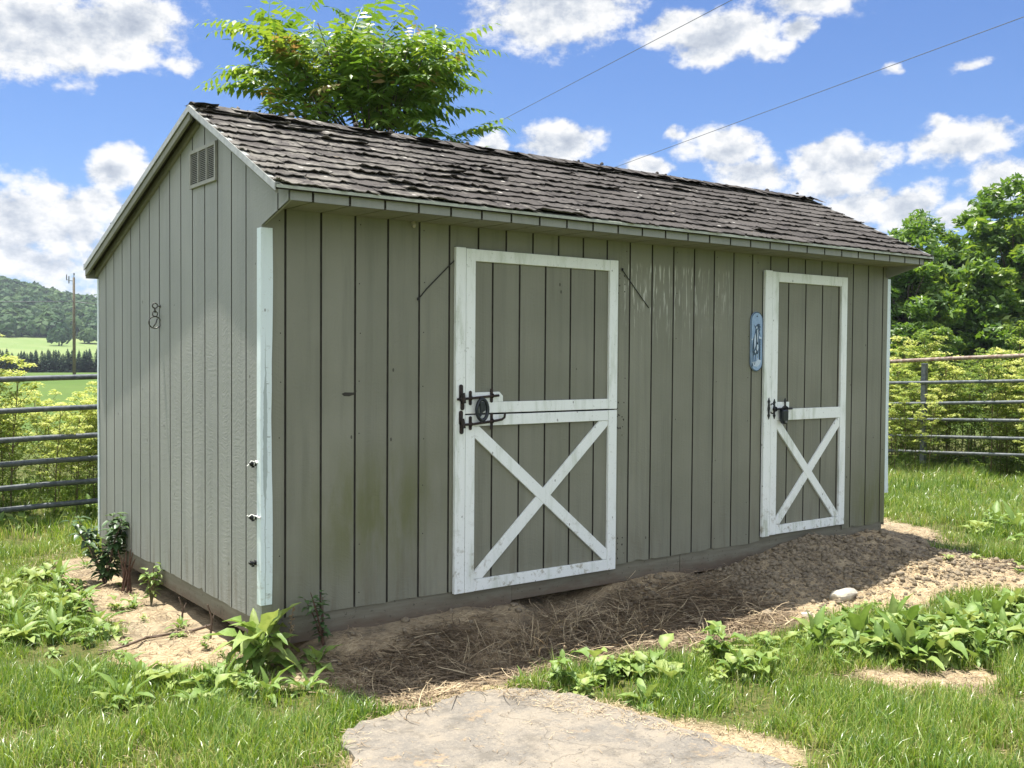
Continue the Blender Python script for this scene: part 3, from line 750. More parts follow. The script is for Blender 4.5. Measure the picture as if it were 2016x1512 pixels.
# right door
b = MB(); b.box((3.906, -.026, .05), (3.985, -.0015, 2.028)); b.build('door_jamb', M['mildew'], shed, bevel=.003)
d2g = [4.199 + .2055 * k for k in range(4)]
X0, X1 = 3.989, 4.902
d2 = panel_mesh(X0 + .03, X1 - .02, .065, 2.015, d2g, 'door')
b = MB(); b.box((X0, TY, .056), (X0 + .070, TY + TT, 2.022)); b.box((X1 - .072, TY, .056), (X1, TY + TT, 2.022))
for z0, z1 in ((1.948, 2.021), (.912, .997), (.057, .124)): b.box((X0 + .071, TY + .001, z0), (X1 - .073, TY + TT, z1))
b.build('frame', M['mildew'], d2, bevel=.0025)
bx = (X0 + .072, X1 - .074, .126, .910)
b = MB(); clipbar(b, (bx[0], bx[3] - .01), (bx[1] - .02, bx[2]), .066, bx, TY + .0035); b.build('brace', M['mildew'], d2, bevel=.002)
b = MB(); clipbar(b, (bx[0], bx[2]), (bx[1], bx[3] - .02), .066, bx, TY + .0055, .0145); b.build('brace', M['mildew'], d2, bevel=.002)
b = MB(); b.box((4.0605, TY + .0015, .998), (4.20, TY + TT, 1.05)); b.build('latch_block', M['mildew'], d2, bevel=.002)
b = MB()
def finial(mb, x, z, h, y):
    prof = [(0, .5), (.35, .40), (.75, .33), (.35, .24), (.5, .12), (.75, 0), (.5, -.12), (.35, -.24), (.75, -.33), (.35, -.40), (0, -.5)]
    w = .017
    pts = [(x + w * a, y, z + h * c) for a, c in prof] + [(x - w * a, y, z + h * c) for a, c in prof[1:-1]][::-1]
    mb.prism(pts, (0, .006, 0))
zb = 1.0
finial(b, 3.955, zb + .005, .16, -.033); finial(b, 4.02, zb, .15, -.031); finial(b, 4.145, zb + .005, .15, -.0305)
b.tube([(3.995, -.04, zb), (4.21, -.04, zb)], .008, 8)
b.ring((3.975, -.046, zb + .005), (1, -.4, 0), .036, .005, 16, 6)
for xx in (4.02, 4.145): b.ring((xx, -.039, zb), (1, 0, 0), .014, .006, 10, 6)
b.build('bolt_latch', M['black'], d2)

# ------------------------------------------------------------------ things hung on the shed
# oval ring lock on the upper latch of the wide door
pl = empty('padlock', (1.348, -.052, 1.065))
tag(pl, 'black oval ring lock hanging from the iron bolt of the wide double door', 'lock')
b = MB(); b.ring((0, 0, 0), (0, 1, 0), .062, .0115, 26, 8, sx=.62)
b.build('shackle', M['rubber'], pl, smooth=True)
b = MB(); b.prism([(-.020, -.006, .045), (.018, -.006, .048), (.022, -.006, -.005), (.004, -.006, -.012), (-.012, -.006, -.040), (-.022, -.006, -.044), (-.016, -.006, .0)], (0, .012, 0)); b.build('tongue', M['rubber'], pl, bevel=.003)
pl = empty('padlock', (4.098, -.055, .945))
tag(pl, 'black padlock under a rounded rubber cover on the narrow door bolt', 'lock')
b = MB(); pts = []
prof = [(-.034, .05), (-.034, -.01), (-.030, -.035), (-.018, -.055), (0, -.062), (.018, -.055), (.030, -.035), (.034, -.01), (.034, .05)]
b.prism([(x, -.02, z) for x, z in prof], (0, .036, 0)); b.build('cover', M['rubber'], pl, bevel=.009)
b = MB(); b.ring((0, -.0, .052), (0, 1, 0), .02, .005, 16, 6); b.build('shackle', M['black'], pl, smooth=True)
b = MB(); b.prism([(.009 * math.cos(k * .7854), -.0225, -.040 + .009 * math.sin(k * .7854)) for k in range(8)], (0, .004, 0)); b.build('rivet', M['ceramic'], pl)

# horse thermometer
th = empty('wall_thermometer', (3.829, -.004, 1.50))
tag(th, 'blue oval wall thermometer with a horse picture beside the narrow door', 'thermometer')
hw, hh = .066, .218
def oval(hw, hh, y): 
    pts = []
    for i in range(17): a = PI * i / 16; pts.append((math.cos(a) * hw, y, hh - hw + math.sin(a) * hw))
    for i in range(17): a = PI + PI * i / 16; pts.append((math.cos(a) * hw, y, -hh + hw + math.sin(a) * hw))
    return pts
b = MB(); b.prism(oval(hw, hh, -.010), (0, .010, 0)); b.build('plaque', M['plaque'], th, bevel=.003)
b = MB(); o1 = oval(hw - .001, hh - .001, -.0115); o2 = oval(hw - .007, hh - .007, -.0115); n = len(o1)
b.add(o1 + o2, [(i, (i + 1) % n, n + (i + 1) % n, n + i) for i in range(n)]); b.build('rim', M['navy'], th)
def flat(parent, name, polys, m, y):
    b = MB()
    for P in polys: b.prism([(x * .001, y, z * .001) for x, z in P], (0, .001, 0))
    return b.build(name, M[m], parent)
flat(th, 'horse_body', [[(-8, 118), (6, 126), (18, 120), (20, 95), (14, 60), (16, 20), (17, -40), (20, -80), (8, -88), (-8, -95), (-30, -98), (-48, -86), (-52, -55), (-46, -5), (-38, 25), (-26, 55), (-16, 90)],
    [(-18, -94), (-10, -94), (-16, -140), (-20, -170), (-27, -172), (-22, -140)], [(4, -88), (16, -84), (12, -120), (6, -122)], [(-46, -90), (-34, -94), (-38, -150), (-40, -182), (-52, -184), (-46, -150)]], 'navy', -.0122)
flat(th, 'mane', [[(-34, 124), (-22, 112), (-18, 106), (-10, 118), (4, 128), (16, 130), (30, 126), (24, 118), (38, 108), (28, 98), (34, 84), (24, 78), (34, 40), (22, 58), (16, 84), (4, 92), (-6, 96), (-16, 96), (-26, 108)]], 'navy', -.0134)
flat(th, 'highlights', [[(-2, 84), (8, 92), (8, 60), (4, 30), (5, -2), (0, -8), (-3, 30), (-1, 60)], [(-30, 40), (-18, 62), (-14, 10), (-18, -30), (-30, -60), (-34, -10)], [(-2, -20), (10, -24), (12, -48), (4, -70), (-6, -56)], [(-26, -72), (-14, -60), (-12, -76), (-22, -86)], [(2, -92), (6, -92), (2, -130), (-8, -160), (-10, -156), (-2, -126)], [(-10, 112), (-2, 108), (0, 96), (-8, 92), (-14, 100)]], 'paleblue', -.0146)
flat(th, 'ground_patch', [[(-56, -150), (-36, -178), (0, -186), (30, -170), (48, -140), (20, -128), (-10, -146)]], 'paleblue', -.0118)
flat(th, 'fence_rail', [[(-60, 20), (-44, 22), (-44, 10), (-60, 8)]], 'paleblue', -.0119); flat(th, 'fence_rail', [[(20, 38), (50, 30), (50, 16), (20, 24)]], 'paleblue', -.0119)
b = MB(); b.tube([(.030, -.0135, .02), (.030, -.0135, -.13)], .0035, 6); b.build('tube', M['navy'], th)
b = MB()
for k in range(12): b.box((.036, -.0125, .015 - k * .012), (.046 if k % 3 == 0 else .042, -.0118, .0165 - k * .012))
b.box((.020, -.0125, -.134), (.040, -.0116, -.131)); b.build('scale_marks', M['navy'], th)
b = MB(); b.prism([(.006 * math.cos(k * 1.047), -.0125, .185 + .006 * math.sin(k * 1.047)) for k in range(6)], (0, .003, 0)); b.build('screw', M['navy'], th)

# tie ring on the gable wall
tr = empty('tie_ring', (0, 1.615, 1.684))
tag(tr, 'rusty steel tie ring hanging from chain links on the gable wall', 'tie ring')
b = MB(); b.tube([(.004, 0, 0), (-.018, 0, 0)], .0045, 7); b.tube([(.0, 0, 0), (-.004, 0, 0)], .011, 8); b.ring((-.033, 0, .002), (0, 1, 0), .016, .0042, 16, 6); b.build('eye_bolt', M['chain'], tr, smooth=True)
b = MB(); b.ring((-.033, 0, -.026), (1, 0, 0), .0155, .0034, 16, 6, sx=.6); b.ring((-.033, 0, -.050), (0, 1, 0), .016, .0036, 16, 6); b.build('link', M['chain'], tr, smooth=True)
b = MB(); b.ring((-.034, 0, -.104), (.12, 1, 0), .037, .0042, 26, 7); b.tube([(-.020, -.004, -.080), (-.030, -.008, -.110), (-.046, -.004, -.132)], .0042, 7); b.build('ring', M['chain'], tr, smooth=True)

# fence-wire insulators on the gable corner
ins_lab = ['topmost black wire insulator with white string on the gable corner', 'middle black wire insulator with torn white string by the corner trim', 'bottom black wire insulator without string low on the gable corner']
for k, z in enumerate((.815, .535, .297)):
    it = empty('wire_insulator', (0, .070, z)); it.scale = (.85, .8, .8); tag(it, ins_lab[k], 'insulator', 'wire insulators on the shed corner')
    b = MB(); b.tube([(0, 0, 0), (-.010, 0, 0), (-.012, 0, 0), (-.022, 0, 0), (-.024, 0, 0), (-.038, 0, 0), (-.040, 0, 0), (-.047, 0, 0)], [.017, .017, .009, .009, .016, .016, .009, .008], 12)
    b.box((-.030, -.004, -.026), (-.012, .004, -.012)); b.build('body', M['black'], it)
    if k < 2:
        b = MB(); b.ring((-.017, 0, 0), (1, 0, 0), .012, .004, 12, 5)
        b.tube([(-.017, 0, .012), (-.034, -.004, .018), (-.048, .0, -.006 + .012 * k), (-.058, .002, -.014 + .03 * k)], .0045, 6)
        b.tube([(-.017, -.01, .010), (-.014, -.035, .012 if k else .02), (-.016, -.052 - .05 * k, .008)], [.005, .005, .007], 6); b.build('string', M['string'], it)

# thin cords beside the wide door
def cord(pts, lab):
    c = pts[0]; b = MB(); b.tube([(p[0] - c[0], p[1] - c[1], p[2] - c[2]) for p in pts], .0032, 5); b.tube([(-.0, -.002, -.006), (0, -.002, .010)], .007, 6)
    o = b.build('cord', M['wire']); o.location = c; tag(o, lab, 'cord'); return o
cord([(.933, -.005, 1.70), (.99, -.006, 1.762), (1.09, -.006, 1.855), (1.172, -.010, 1.932)], 'thin black cord slanting up to the top left of the wide door')
cord([(2.495, -.005, 1.952), (2.56, -.007, 1.885), (2.65, -.007, 1.795), (2.738, -.005, 1.712)], 'thin black cord slanting down from the top right of the wide door')

# wasp nest stub under the soffit, mud dabs
b = MB(); b.tube([(0, 0, 0), (.004, -.004, -.016), (.0, -.012, -.026), (-.008, -.016, -.018)], [.012, .013, .010, .006], 8)
o = b.build('mud_nest', M['stone']); o.location = (.888, -.020, HS - .004); tag(o, 'small pale mud nest under the soffit above the wall', 'nest')

# ------------------------------------------------------------------ plants: generators
def leaf_grid(Vl, Fl, Tl, base, d, up, ln, wd, droop, wave, tint, nl=6, fold=.25, blunt=.55):
    d = d.normalized(); side = d.cross(up).normalized(); up = side.cross(d).normalized()
    o = len(Vl); ph = random.uniform(0, 6); pt = base.copy(); dirv = d.copy()
    for i in range(nl + 1):
        t = i / nl
        w = wd * (math.sin(PI * min(1, t ** blunt)) ** .75 if 0 < t < 1 else (.12 if t == 0 else .02))
        wv = wave * math.sin(ph + t * 11) * w
        Vl.append(pt + side * (w / 2) + up * (w * fold + wv)); Vl.append(pt); Vl.append(pt - side * (w / 2) + up * (w * fold - wv * .8))
        Tl += [tint, min(1, tint + .15), tint]
        dirv = (dirv + Vector((0, 0, -droop / nl))).normalized(); pt = pt + dirv * (ln / nl)
    for i in range(nl):
        a = o + i * 3; Fl.append((a, a + 1, a + 4, a + 3)); Fl.append((a + 1, a + 2, a + 5, a + 4))

def rosette(n, l0, l1, asp, elev=(.2, 1.1), droop=(.5, 1.5), wave=.18, stalk=0., seed=0, nl=6, tr=(0, 1)):
    random.seed(seed); Vl, Fl, Tl = [], [], []
    for i in range(n):
        a = i * 2.399 + random.uniform(-.3, .3); e = random.uniform(*elev); ln = random.uniform(l0, l1)
        d = Vector((math.cos(a) * math.cos(e), math.sin(a) * math.cos(e), math.sin(e)))
        base = Vector((random.uniform(-.02, .02), random.uniform(-.02, .02), random.uniform(0, stalk)))
        pet = random.uniform(.2, .45) * ln
        p1 = base + d * pet; s = d.cross(Vector((0, 0, 1))).normalized() * .003; o = len(Vl); t = random.uniform(*tr)
        Vl += [base + s, base - s, p1 - s, p1 + s]; Tl += [t * .6] * 4; Fl.append((o, o + 1, o + 2, o + 3))
        leaf_grid(Vl, Fl, Tl, p1, d, Vector((0, 0, 1)), ln, ln * asp * random.uniform(.8, 1.2), random.uniform(*droop), wave, t, nl)
    return mesh_np('broadleaf', [tuple(v) for v in Vl], [Fl], tint=Tl, smooth=True)

def place(name, me, m, x, y, sc, rz, label, cat, group=None, dz=0, tilt=(0, 0)):
    if m is not None and not me.materials: me.materials.append(m)
    o = bpy.data.objects.new(name, me); COL.objects.link(o)
    o.location = (x, y, H(x, y) - .008 + dz); o.scale = (sc, sc, sc); o.rotation_euler = (tilt[0], tilt[1], rz)
    return tag(o, label, cat, group)

# ---- big dock at the shed corner and other single plants
random.seed(5)
me_dock = rosette(46, .11, .24, .44, (.0, 1.3), (.6, 1.8), .24, .19, 3)
place('dock_plant', me_dock, M['dock'], -.03, -.07, 1.0, .4, 'big leafy dock plant growing at the near corner of the shed', 'weed')
me_dock2 = rosette(16, .10, .2, .38, (.1, 1.2), (.5, 1.5), .22, .06, 9)
def flower_stalk(x, y, h, lab):
    b = MB(); pts = [(0, 0, 0), (.01, .0, h * .5), (.03, .01, h)]; b.tube(pts, [.004, .003, .002], 5)
    for k in range(26):
        t = random.uniform(.45, 1); p = Vector((.03 * t, .01 * t, h * t)); a = random.uniform(0, 6.3); r = .012 + .02 * (1 - t)
        q = p + Vector((math.cos(a) * r, math.sin(a) * r, .006)); b.tube([p, q], [.0025, .005], 4)
    o = b.build('seed_stalk', M['straw'], tint=True); o.location = (x, y, H(x, y)); tag(o, lab, 'weed')
place('dock_plant', me_dock2, M['dock'], .20, -.22, .8, 2.0, 'smaller half shaded dock just right of the big corner dock', 'weed')
flower_stalk(.12, -.06, .27, 'brown seed stalk standing between the dock and the front wall')
flower_stalk(1.13, -1.06, .16, 'short yellowish seed stalk by the back edge of the concrete')

# shrub by the far end of the gable wall, with stems
def leafy_shrub(n, hgt, spread, lsz, seed, stems=7):
    random.seed(seed); Vl, Fl, Tl = [], [], []; b = MB()
    for s in range(stems):
        a = random.uniform(0, 6.3); r = random.uniform(.2, 1) * spread; h = hgt * random.uniform(.65, 1)
        tip = Vector((math.cos(a) * r, math.sin(a) * r, h)); mid = tip * .5 + Vector((0, 0, h * .12))
        b.tube([(0, 0, 0), mid, tip], [.006, .004, .002], 5)
        for k in range(n // stems):
            t = random.uniform(.12, 1.02); p = (mid * (t / .5) if t < .5 else mid.lerp(tip, (t - .5) / .5))
            aa = random.uniform(0, 6.3); d = Vector((math.cos(aa), math.sin(aa), random.uniform(-.2, .6)))
            leaf_grid(Vl, Fl, Tl, p + d * .01, d, Vector((0, 0, 1)), lsz * random.uniform(.6, 1.2), lsz * .5, random.uniform(.3, 1.2), .08, random.random(), 4, .2, .7)
    return mesh_np('shrub', [tuple(v) for v in Vl], [Fl], tint=Tl, smooth=True), b
sm, sb = leafy_shrub(260, .58, .26, .085, 12, 10)
sr = empty('shrub', (-.13, 2.42, H(-.13, 2.42))); tag(sr, 'dark green leafy shrub at the far end of the gable wall', 'shrub')
link('foliage', sm, M['shrub'], sr); sb.build('stem', M['twig'], sr)
sm, sb = leafy_shrub(60, .30, .09, .055, 15, 4)
sr = empty('seedling', (-.06, 1.62, H(-.06, 1.62))); tag(sr, 'small green seedling against the skid halfway along the gable wall', 'seedling')
link('foliage', sm, M['dock'], sr); sb.build('stem', M['hemstem'], sr)
b = MB()
for k in range(7):
    a = k * .9; b.tube([(.03 * math.cos(a), .03 * math.sin(a), 0), (.02 * math.cos(a + 1), .02 * math.sin(a + 1), .13), (.05 * math.cos(a + .5), .04 * math.sin(a), .26 + .05 * math.sin(k * 3))], [.008, .007, .003], 5)
o = b.build('dead_stalk', M['redstem']); o.location = (-.09, 2.05, H(-.09, 2.05)); tag(o, 'clump of reddish brown dead stalks beside the dark shrub', 'dead plant')
for k, (x, y, h, lab) in enumerate([(-.07, 1.02, .17, 'short broken dead stem by the gable skid, farther from the corner'), (-.05, .60, .20, 'dark broken dead stem by the gable skid, nearer the corner')]):
    b = MB(); b.tube([(0, 0, 0), (.01, .005, h * .6), (-.012, .01, h)], [.007, .006, .004], 5); b.tube([(.008, .004, h * .5), (.035, .02, h * .75)], [.004, .002], 4); b.tube([(.0, .0, h * .3), (-.03, -.01, h * .45)], [.004, .003], 4)
    o = b.build('dead_weed', M['twig']); o.location = (x, y, H(x, y) - .005); tag(o, lab, 'dead stem')
# weeds hugging the front by the corner
wm, wb = leafy_shrub(70, .30, .14, .05, 18, 5)
sr = empty('shaded_weed', (.30, -.10, H(.3, -.10))); tag(sr, 'thin shaded weed with small dark leaves in front of the siding', 'weed'); link('foliage', wm, M['shrub'], sr); wb.build('stem', M['redstem'], sr)

# stick on the bare soil
b = MB(); P = [(-.66, .58), (-.5, .66), (-.36, .76), (-.2, .82), (-.08, .80), (.02, .75)]
b.tube([(x + .3, y - .7, H(x, y) + .014 + .16 + .02 * (i == 5)) for i, (x, y) in enumerate(P)], [.004, .006, .008, .008, .009, .008], 7)
b.tube([(-.06, .06, H(-.36, .76) + .18), (.02, .02, H(-.3, .7) + .185)], [.005, .003], 5); b.tube([(-.25, -.09, H(-.55, .61) + .18), (-.34, -.05, H(-.64, .65) + .176)], [.005, .003], 5)
o = b.build('stick', M['twig']); o.location = (-.3, .7, -.16); tag(o, 'long bent grey stick lying on the bare soil by the gable', 'stick')
b = MB(); P = [(4.95, -1.05), (5.2, -1.12), (5.5, -1.28), (5.9, -1.45)]
b.tube([(x - 5, y + 1.1, H(x, y) + .17) for x, y in P], [.004, .006, .006, .003], 6); b.tube([(.2, -.02, H(5.2, -1.12) + .17), (.55, -.05, H(5.55, -1.15) + .18)], [.005, .002], 5)
b.tube([(.0, .06, H(5, -1.04) + .17), (.35, .0, H(5.35, -1.1) + .18), (.7, -.06, H(5.7, -1.16) + .17)], [.003, .004, .002], 5)
o = b.build('stick', M['twig']); o.location = (5, -1.1, -.16); tag(o, 'dry forked twig lying across the sandy mound at its far edge', 'stick')

# stones
def rock(name, x, y, sx, sy, sz, seed, m, lab):
    import bmesh
    bm = bmesh.new(); bmesh.ops.create_icosphere(bm, subdivisions=3, radius=1); r = random.Random(seed)
    ds = [Vector((r.gauss(0, 1), r.gauss(0, 1), r.gauss(0, 1))).normalized() for _ in range(14)]; cs = [r.uniform(.62, .95) for _ in ds]
    for v in bm.verts:
        for d, c in zip(ds, cs):
            k = v.co.dot(d)
            if k > c: v.co -= d * (k - c)
        v.co = Vector((v.co.x * sx, v.co.y * sy, v.co.z * sz)) * (1 + .03 * r.uniform(-1, 1))
    me = bpy.data.meshes.new(name); bm.to_mesh(me); bm.free()
    o = link(name, me, m); o.location = (x, y, H(x, y) + sz * .35); tag(o, lab, 'stone'); return o
rock('stone', 3.74, -.86, .14, .065, .055, 3, M['stone'], 'flat pale stone at the shadow edge of the sandy mound')
rock('stone', 3.16, -1.0, .05, .035, .03, 5, M['stone'], 'small white stone at the shadow edge, nearer the concrete')
rock('stone', 2.95, -.86, .045, .04, .03, 6, M['clod'], 'rounded brown stone in the shade below the gravel slope')
rock('stone', 5.30, -.12, .06, .04, .03, 8, M['clod'], 'small grey stone in the shade by the far shed corner')

# gravel and clods: one mass
import bmesh
bm = bmesh.new(); bmesh.ops.create_icosphere(bm, subdivisions=1, radius=1)
iv = np.array([v.co[:] for v in bm.verts]); bm.verts.ensure_lookup_table(); itf = np.array([[v.index for v in f.verts] for f in bm.faces]); bm.free()
def scatter_rocks(n, pts, size):
    m = len(iv); sc = size[:, None, None] * rng.uniform(.55, 1.25, (n, 1, 3)) * np.array([1, 1, .75])
    VV = iv[None] * sc * (1 + rng.uniform(-.22, .22, (n, m, 1)))
    a = rng.uniform(0, 6.3, n); c, s = np.cos(a), np.sin(a)
    VV = np.stack([VV[..., 0] * c[:, None] - VV[..., 1] * s[:, None], VV[..., 0] * s[:, None] + VV[..., 1] * c[:, None], VV[..., 2]], -1) + pts[:, None, :]
    FF = itf[None] + (np.arange(n) * m)[:, None, None]
    return VV.reshape(-1, 3), FF.reshape(-1, 3)
n = 7000; w = rng.uniform(0, 1, n)
px = np.where(w < .34, rng.normal(4.35, .42, n), np.where(w < .68, rng.normal(3.45, .5, n), rng.normal(4.8, .5, n)))
py = np.where(w < .34, rng.normal(-.22, .2, n), np.where(w < .68, rng.normal(-.5, .2, n), rng.normal(-.88, .22, n)))
k = (py < -.02) & (bareness(px, py) > .5); px, py = px[k], py[k]; n = len(px)
ex = 2600; px2 = rng.uniform(.1, 6.2, ex); py2 = rng.uniform(-1.4, 0, ex); k = (bareness(px2, py2) > .7) & (py2 < -.02) & (poly_sd(px2, py2, SLAB) > .0); px = np.concatenate([px, px2[k]]); py = np.concatenate([py, py2[k]]); n = len(px)
sz = .004 + .022 * rng.random(n) ** 4.5; pz = height(px, py) + sz * .25
VV, FF = scatter_rocks(n, np.stack([px, py, pz], 1), sz)
tag(link('gravel', mesh_np('gravel', VV, [FF]), M['clod']), 'loose clods and gravel on the soil mounds', 'gravel', kind='stuff')

# ---- grass blades
def blades(n, pts, h, w, lean, tint, segs=3):
    a = rng.uniform(0, 2 * PI, n); dx, dy = np.cos(a), np.sin(a); tw = a + rng.uniform(-1, 1, n)
    sx, sy = -np.sin(tw), np.cos(tw)
    VV = np.zeros((n, 2 * segs + 1, 3)); 
    for i in range(segs + 1):
        t = i / segs; bend = lean * h * t * t
        cx = pts[:, 0] + dx * bend; cy = pts[:, 1] + dy * bend; cz = pts[:, 2] + h * t * np.sqrt(np.maximum(.08, 1 - (lean * t) ** 2 * .8))
        ww = w * (1 - t) ** .6 * .5
        if i < segs:
            VV[:, 2 * i] = np.stack([cx + sx * ww, cy + sy * ww, cz], 1); VV[:, 2 * i + 1] = np.stack([cx - sx * ww, cy - sy * ww, cz], 1)
        else: VV[:, 2 * i] = np.stack([cx, cy, cz], 1)
    m = 2 * segs + 1; b0 = (np.arange(n) * m)[:, None]
    q = np.concatenate([b0 + np.array([[2 * i, 2 * i + 1, 2 * i + 3, 2 * i + 2]]) for i in range(segs - 1)]); tr = b0 + np.array([[2 * segs - 2, 2 * segs - 1, 2 * segs]])
    return VV.reshape(-1, 3), q, tr, np.repeat(tint, m)
def grass_region(x0, x1, y0, y1, dens, hm, wm, seg=3):
    n = int((x1 - x0) * (y1 - y0) * dens); x = rng.uniform(x0, x1, n); y = rng.uniform(y0, y1, n)
    tuft = fbm(x, y, 3.2, 41); br = bareness(x, y)
    inshed = (x > -.02) & (x < L + .02) & (y > -.02) & (y < Dp + .02)
    wl = 1 - .22 * (1 - sstep(-.05, .10, np.minimum(poly_sd(x, y, WL) + (fbm(x, y, 4, 71) - .5) * .3, poly_sd(x, y, CL) + .12 + (fbm(x, y, 4, 73) - .5) * .2)))
    keep = (rng.random(n) < wl * (1 - br) * (.2 + 1.0 * sstep(.35, .58, tuft))) & ~inshed & (poly_sd(x, y, SLAB) > .0)
    x, y, tuft = x[keep], y[keep], tuft[keep]; n = len(x)
    edge = 1 - .45 * bareness(x + .12, y) - .3 * bareness(x - .1, y - .1)
    h = hm * (.2 + 1.45 * tuft) * rng.uniform(.5, 1.35, n) * edge
    dry = fbm(x, y, 1.4, 47)
    t = np.clip(rng.normal(.44, .28, n) + (tuft - .5) * -.3 + (dry - .5) * .45, 0, .84)
    dead = rng.random(n) < (.04 + .10 * sstep(.5, .7, dry)); h = h * (.55 + .45 * wl[keep]); t[dead] = rng.uniform(.85, 1, dead.sum()); h[dead] *= .7
    lean = np.clip(rng.gamma(2.2, .22, n), .05, 1.3)
    return blades(n, np.stack([x, y, height(x, y) - .006], 1), h, wm * rng.uniform(.6, 1.4, n), lean, t, seg)
def join(parts):
    o = 0; Vs, Q, Tt, A = [], [], [], []
    for v, q, t, a in parts: Vs.append(v); Q.append(q + o); Tt.append(t + o); A.append(a); o += len(v)
    return np.concatenate(Vs), [np.concatenate(Q), np.concatenate(Tt)], np.concatenate(A)
parts = [grass_region(-2.2, .9, -2.6, .6, 11500, .100, .0050), grass_region(-2.0, .5, .6, 4.2, 8000, .08, .0046), grass_region(.6, 6.4, -3.9, -.85, 10500, .104, .0052),
         grass_region(5.4, 8.2, -2.2, 4.8, 4600, .11, .006), grass_region(8.2, 12.4, -3, 6.5, 2200, .12, .010, 2), grass_region(-4.5, 1.2, 4.2, 9, 1300, .12, .009, 2), grass_region(-6, -2.0, -4, 4.2, 700, .10, .008, 2), grass_region(6.4, 12, -5, -2.2, 700, .1, .009, 2), grass_region(.5, 12, 4.8, 8.5, 450, .16, .012, 2), grass_region(0, 5.4, 3.0, 4.8, 700, .2, .009, 2)]
V_, F_, A_ = join(parts)
tag(link('grass', mesh_np('grass', V_, F_, tint=A_), M['grass']), 'uneven green turf around the shed and slab', 'grass', kind='stuff')

# ---- dead straw: flattened strands in front of the shed plus dry litter
def strands(n, px, py, ln, w, lift, tint, z0=.004):
    a = rng.uniform(0, 2 * PI, n); cur = rng.normal(0, .9, n); pz = height(px, py) + z0; pz = np.where(poly_sd(px, py, SLAB) < -.03, np.maximum(pz, -.1895), pz); segs = 4
    VV = np.zeros((n, 2 * segs + 2, 3)); x, y = px.copy(), py.copy(); rise = rng.uniform(0, 1, n) * lift
    for i in range(segs + 1):
        t = i / segs; z = pz + rise * ln * (t if False else (t * (1 - .35 * t))) + rng.normal(0, .002, n)
        sx, sy = -np.sin(a), np.cos(a); ww = w * (1 - .5 * t) * .5; tilt = rng.uniform(-.3, .3, n) * w
        VV[:, 2 * i] = np.stack([x + sx * ww, y + sy * ww, z + tilt], 1); VV[:, 2 * i + 1] = np.stack([x - sx * ww, y - sy * ww, z - tilt], 1)
        hz = np.sqrt(np.maximum(.02, 1 - np.minimum(rise, .97) ** 2)); x = x + np.cos(a) * ln / segs * hz; y = y + np.sin(a) * ln / segs * hz; a = a + cur / segs
    m = 2 * segs + 2; b0 = (np.arange(n) * m)[:, None]
    q = np.concatenate([b0 + np.array([[2 * i, 2 * i + 1, 2 * i + 3, 2 * i + 2]]) for i in range(segs)])
    return VV.reshape(-1, 3), q, np.repeat(tint, m)
SP = []
def straw_in(x0, x1, y0, y1, n, l0, l1, lift, t0, t1, cond, w=.003):
    x = rng.uniform(x0, x1, n); y = rng.uniform(y0, y1, n); k = cond(x, y); x, y = x[k], y[k]; n = len(x)
    SP.append(strands(n, x, y, rng.uniform(l0, l1, n), rng.uniform(.6, 1.4, n) * w, lift, rng.uniform(t0, t1, n)))
inb = lambda x, y: (bareness(x, y) > .45) & (poly_sd(x, y, SLAB) > 0) & ~((x > -.05) & (x < L) & (y > -.03) & (y < Dp))
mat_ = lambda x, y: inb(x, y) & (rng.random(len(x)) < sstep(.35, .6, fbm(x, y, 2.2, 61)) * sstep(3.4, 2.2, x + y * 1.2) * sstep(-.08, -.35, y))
straw_in(.1, 3.3, -1.25, -.1, 13000, .08, .30, .28, .0, .5, mat_, .0050)  # brown matted hay, tinted darker to deepen the shed's shadow
straw_in(.1, 3.3, -1.2, -.15, 1500, .10, .32, .5, .5, 1, mat_, .0042)
straw_in(.8, 2.4, -.9, -.3, 900, .14, .34, .97, .4, 1, lambda x, y: np.hypot((x - 1.55) / .75, (y + .60) / .24) < 1, .0032)
straw_in(.3, 1.3, -.7, -.3, 260, .12, .25, .8, .2, .7, inb, .0026)
straw_in(-.1, .6, -1.05, -.4, 3500, .03, .12, .4, .45, 1, inb, .0032)
straw_in(.0, 6.4, -1.5, -.05, 3600, .03, .12, .3, .3, 1, inb, .0032)
straw_in(5.5, 7.0, -.5, 3.2, 4500, .05, .14, .35, .45, 1, inb, .003)
straw_in(-.8, .0, .0, 3.6, 3800, .03, .11, .35, .2, 1, inb, .003)
straw_in(.6, 1.5, -2.5, -1.0, 3600, .02, .06, .3, .35, 1, lambda x, y: poly_sd(x, y, STRIP) < .03, .0024)
straw_in(-.3, 1.3, -2.6, -.95, 5200, .02, .08, .3, .3, 1, lambda x, y: np.abs(poly_sd(x, y, SLAB) + (fbm(x, y, 5, 87) - .5) * .12) < .05, .0028)
straw_in(-.5, 1.1, -3, -1.05, 420, .015, .07, .2, .1, .9, lambda x, y: poly_sd(x, y, SLAB) < -.02, .0022)
straw_in(2.2, 3.2, -2.5, -1.7, 1800, .03, .09, .5, .2, .8, lambda x, y: poly_sd(x, y, PATCH) < .05, .0028)
straw_in(3.6, 5.4, -1.35, -.65, 1800, .02, .09, .35, .6, 1, inb, .0032)
straw_in(-2, 6, -3.6, 4, 16000, .04, .13, .5, .4, 1, lambda x, y: (bareness(x, y) < .5) & (fbm(x, y, 1.4, 47) > .5) & ~((x > -.05) & (x < L) & (y > -.03) & (y < Dp)), .003)
o = 0; Vs, Q, A = [], [], []
for v, q, a in SP: Vs.append(v); Q.append(q + o); A.append(a); o += len(v)
tag(link('dry_grass', mesh_np('dry_grass', np.concatenate(Vs), [np.concatenate(Q)], tint=np.concatenate(A)), M['straw']), 'matted dead straw on the bare soil', 'straw', kind='stuff')

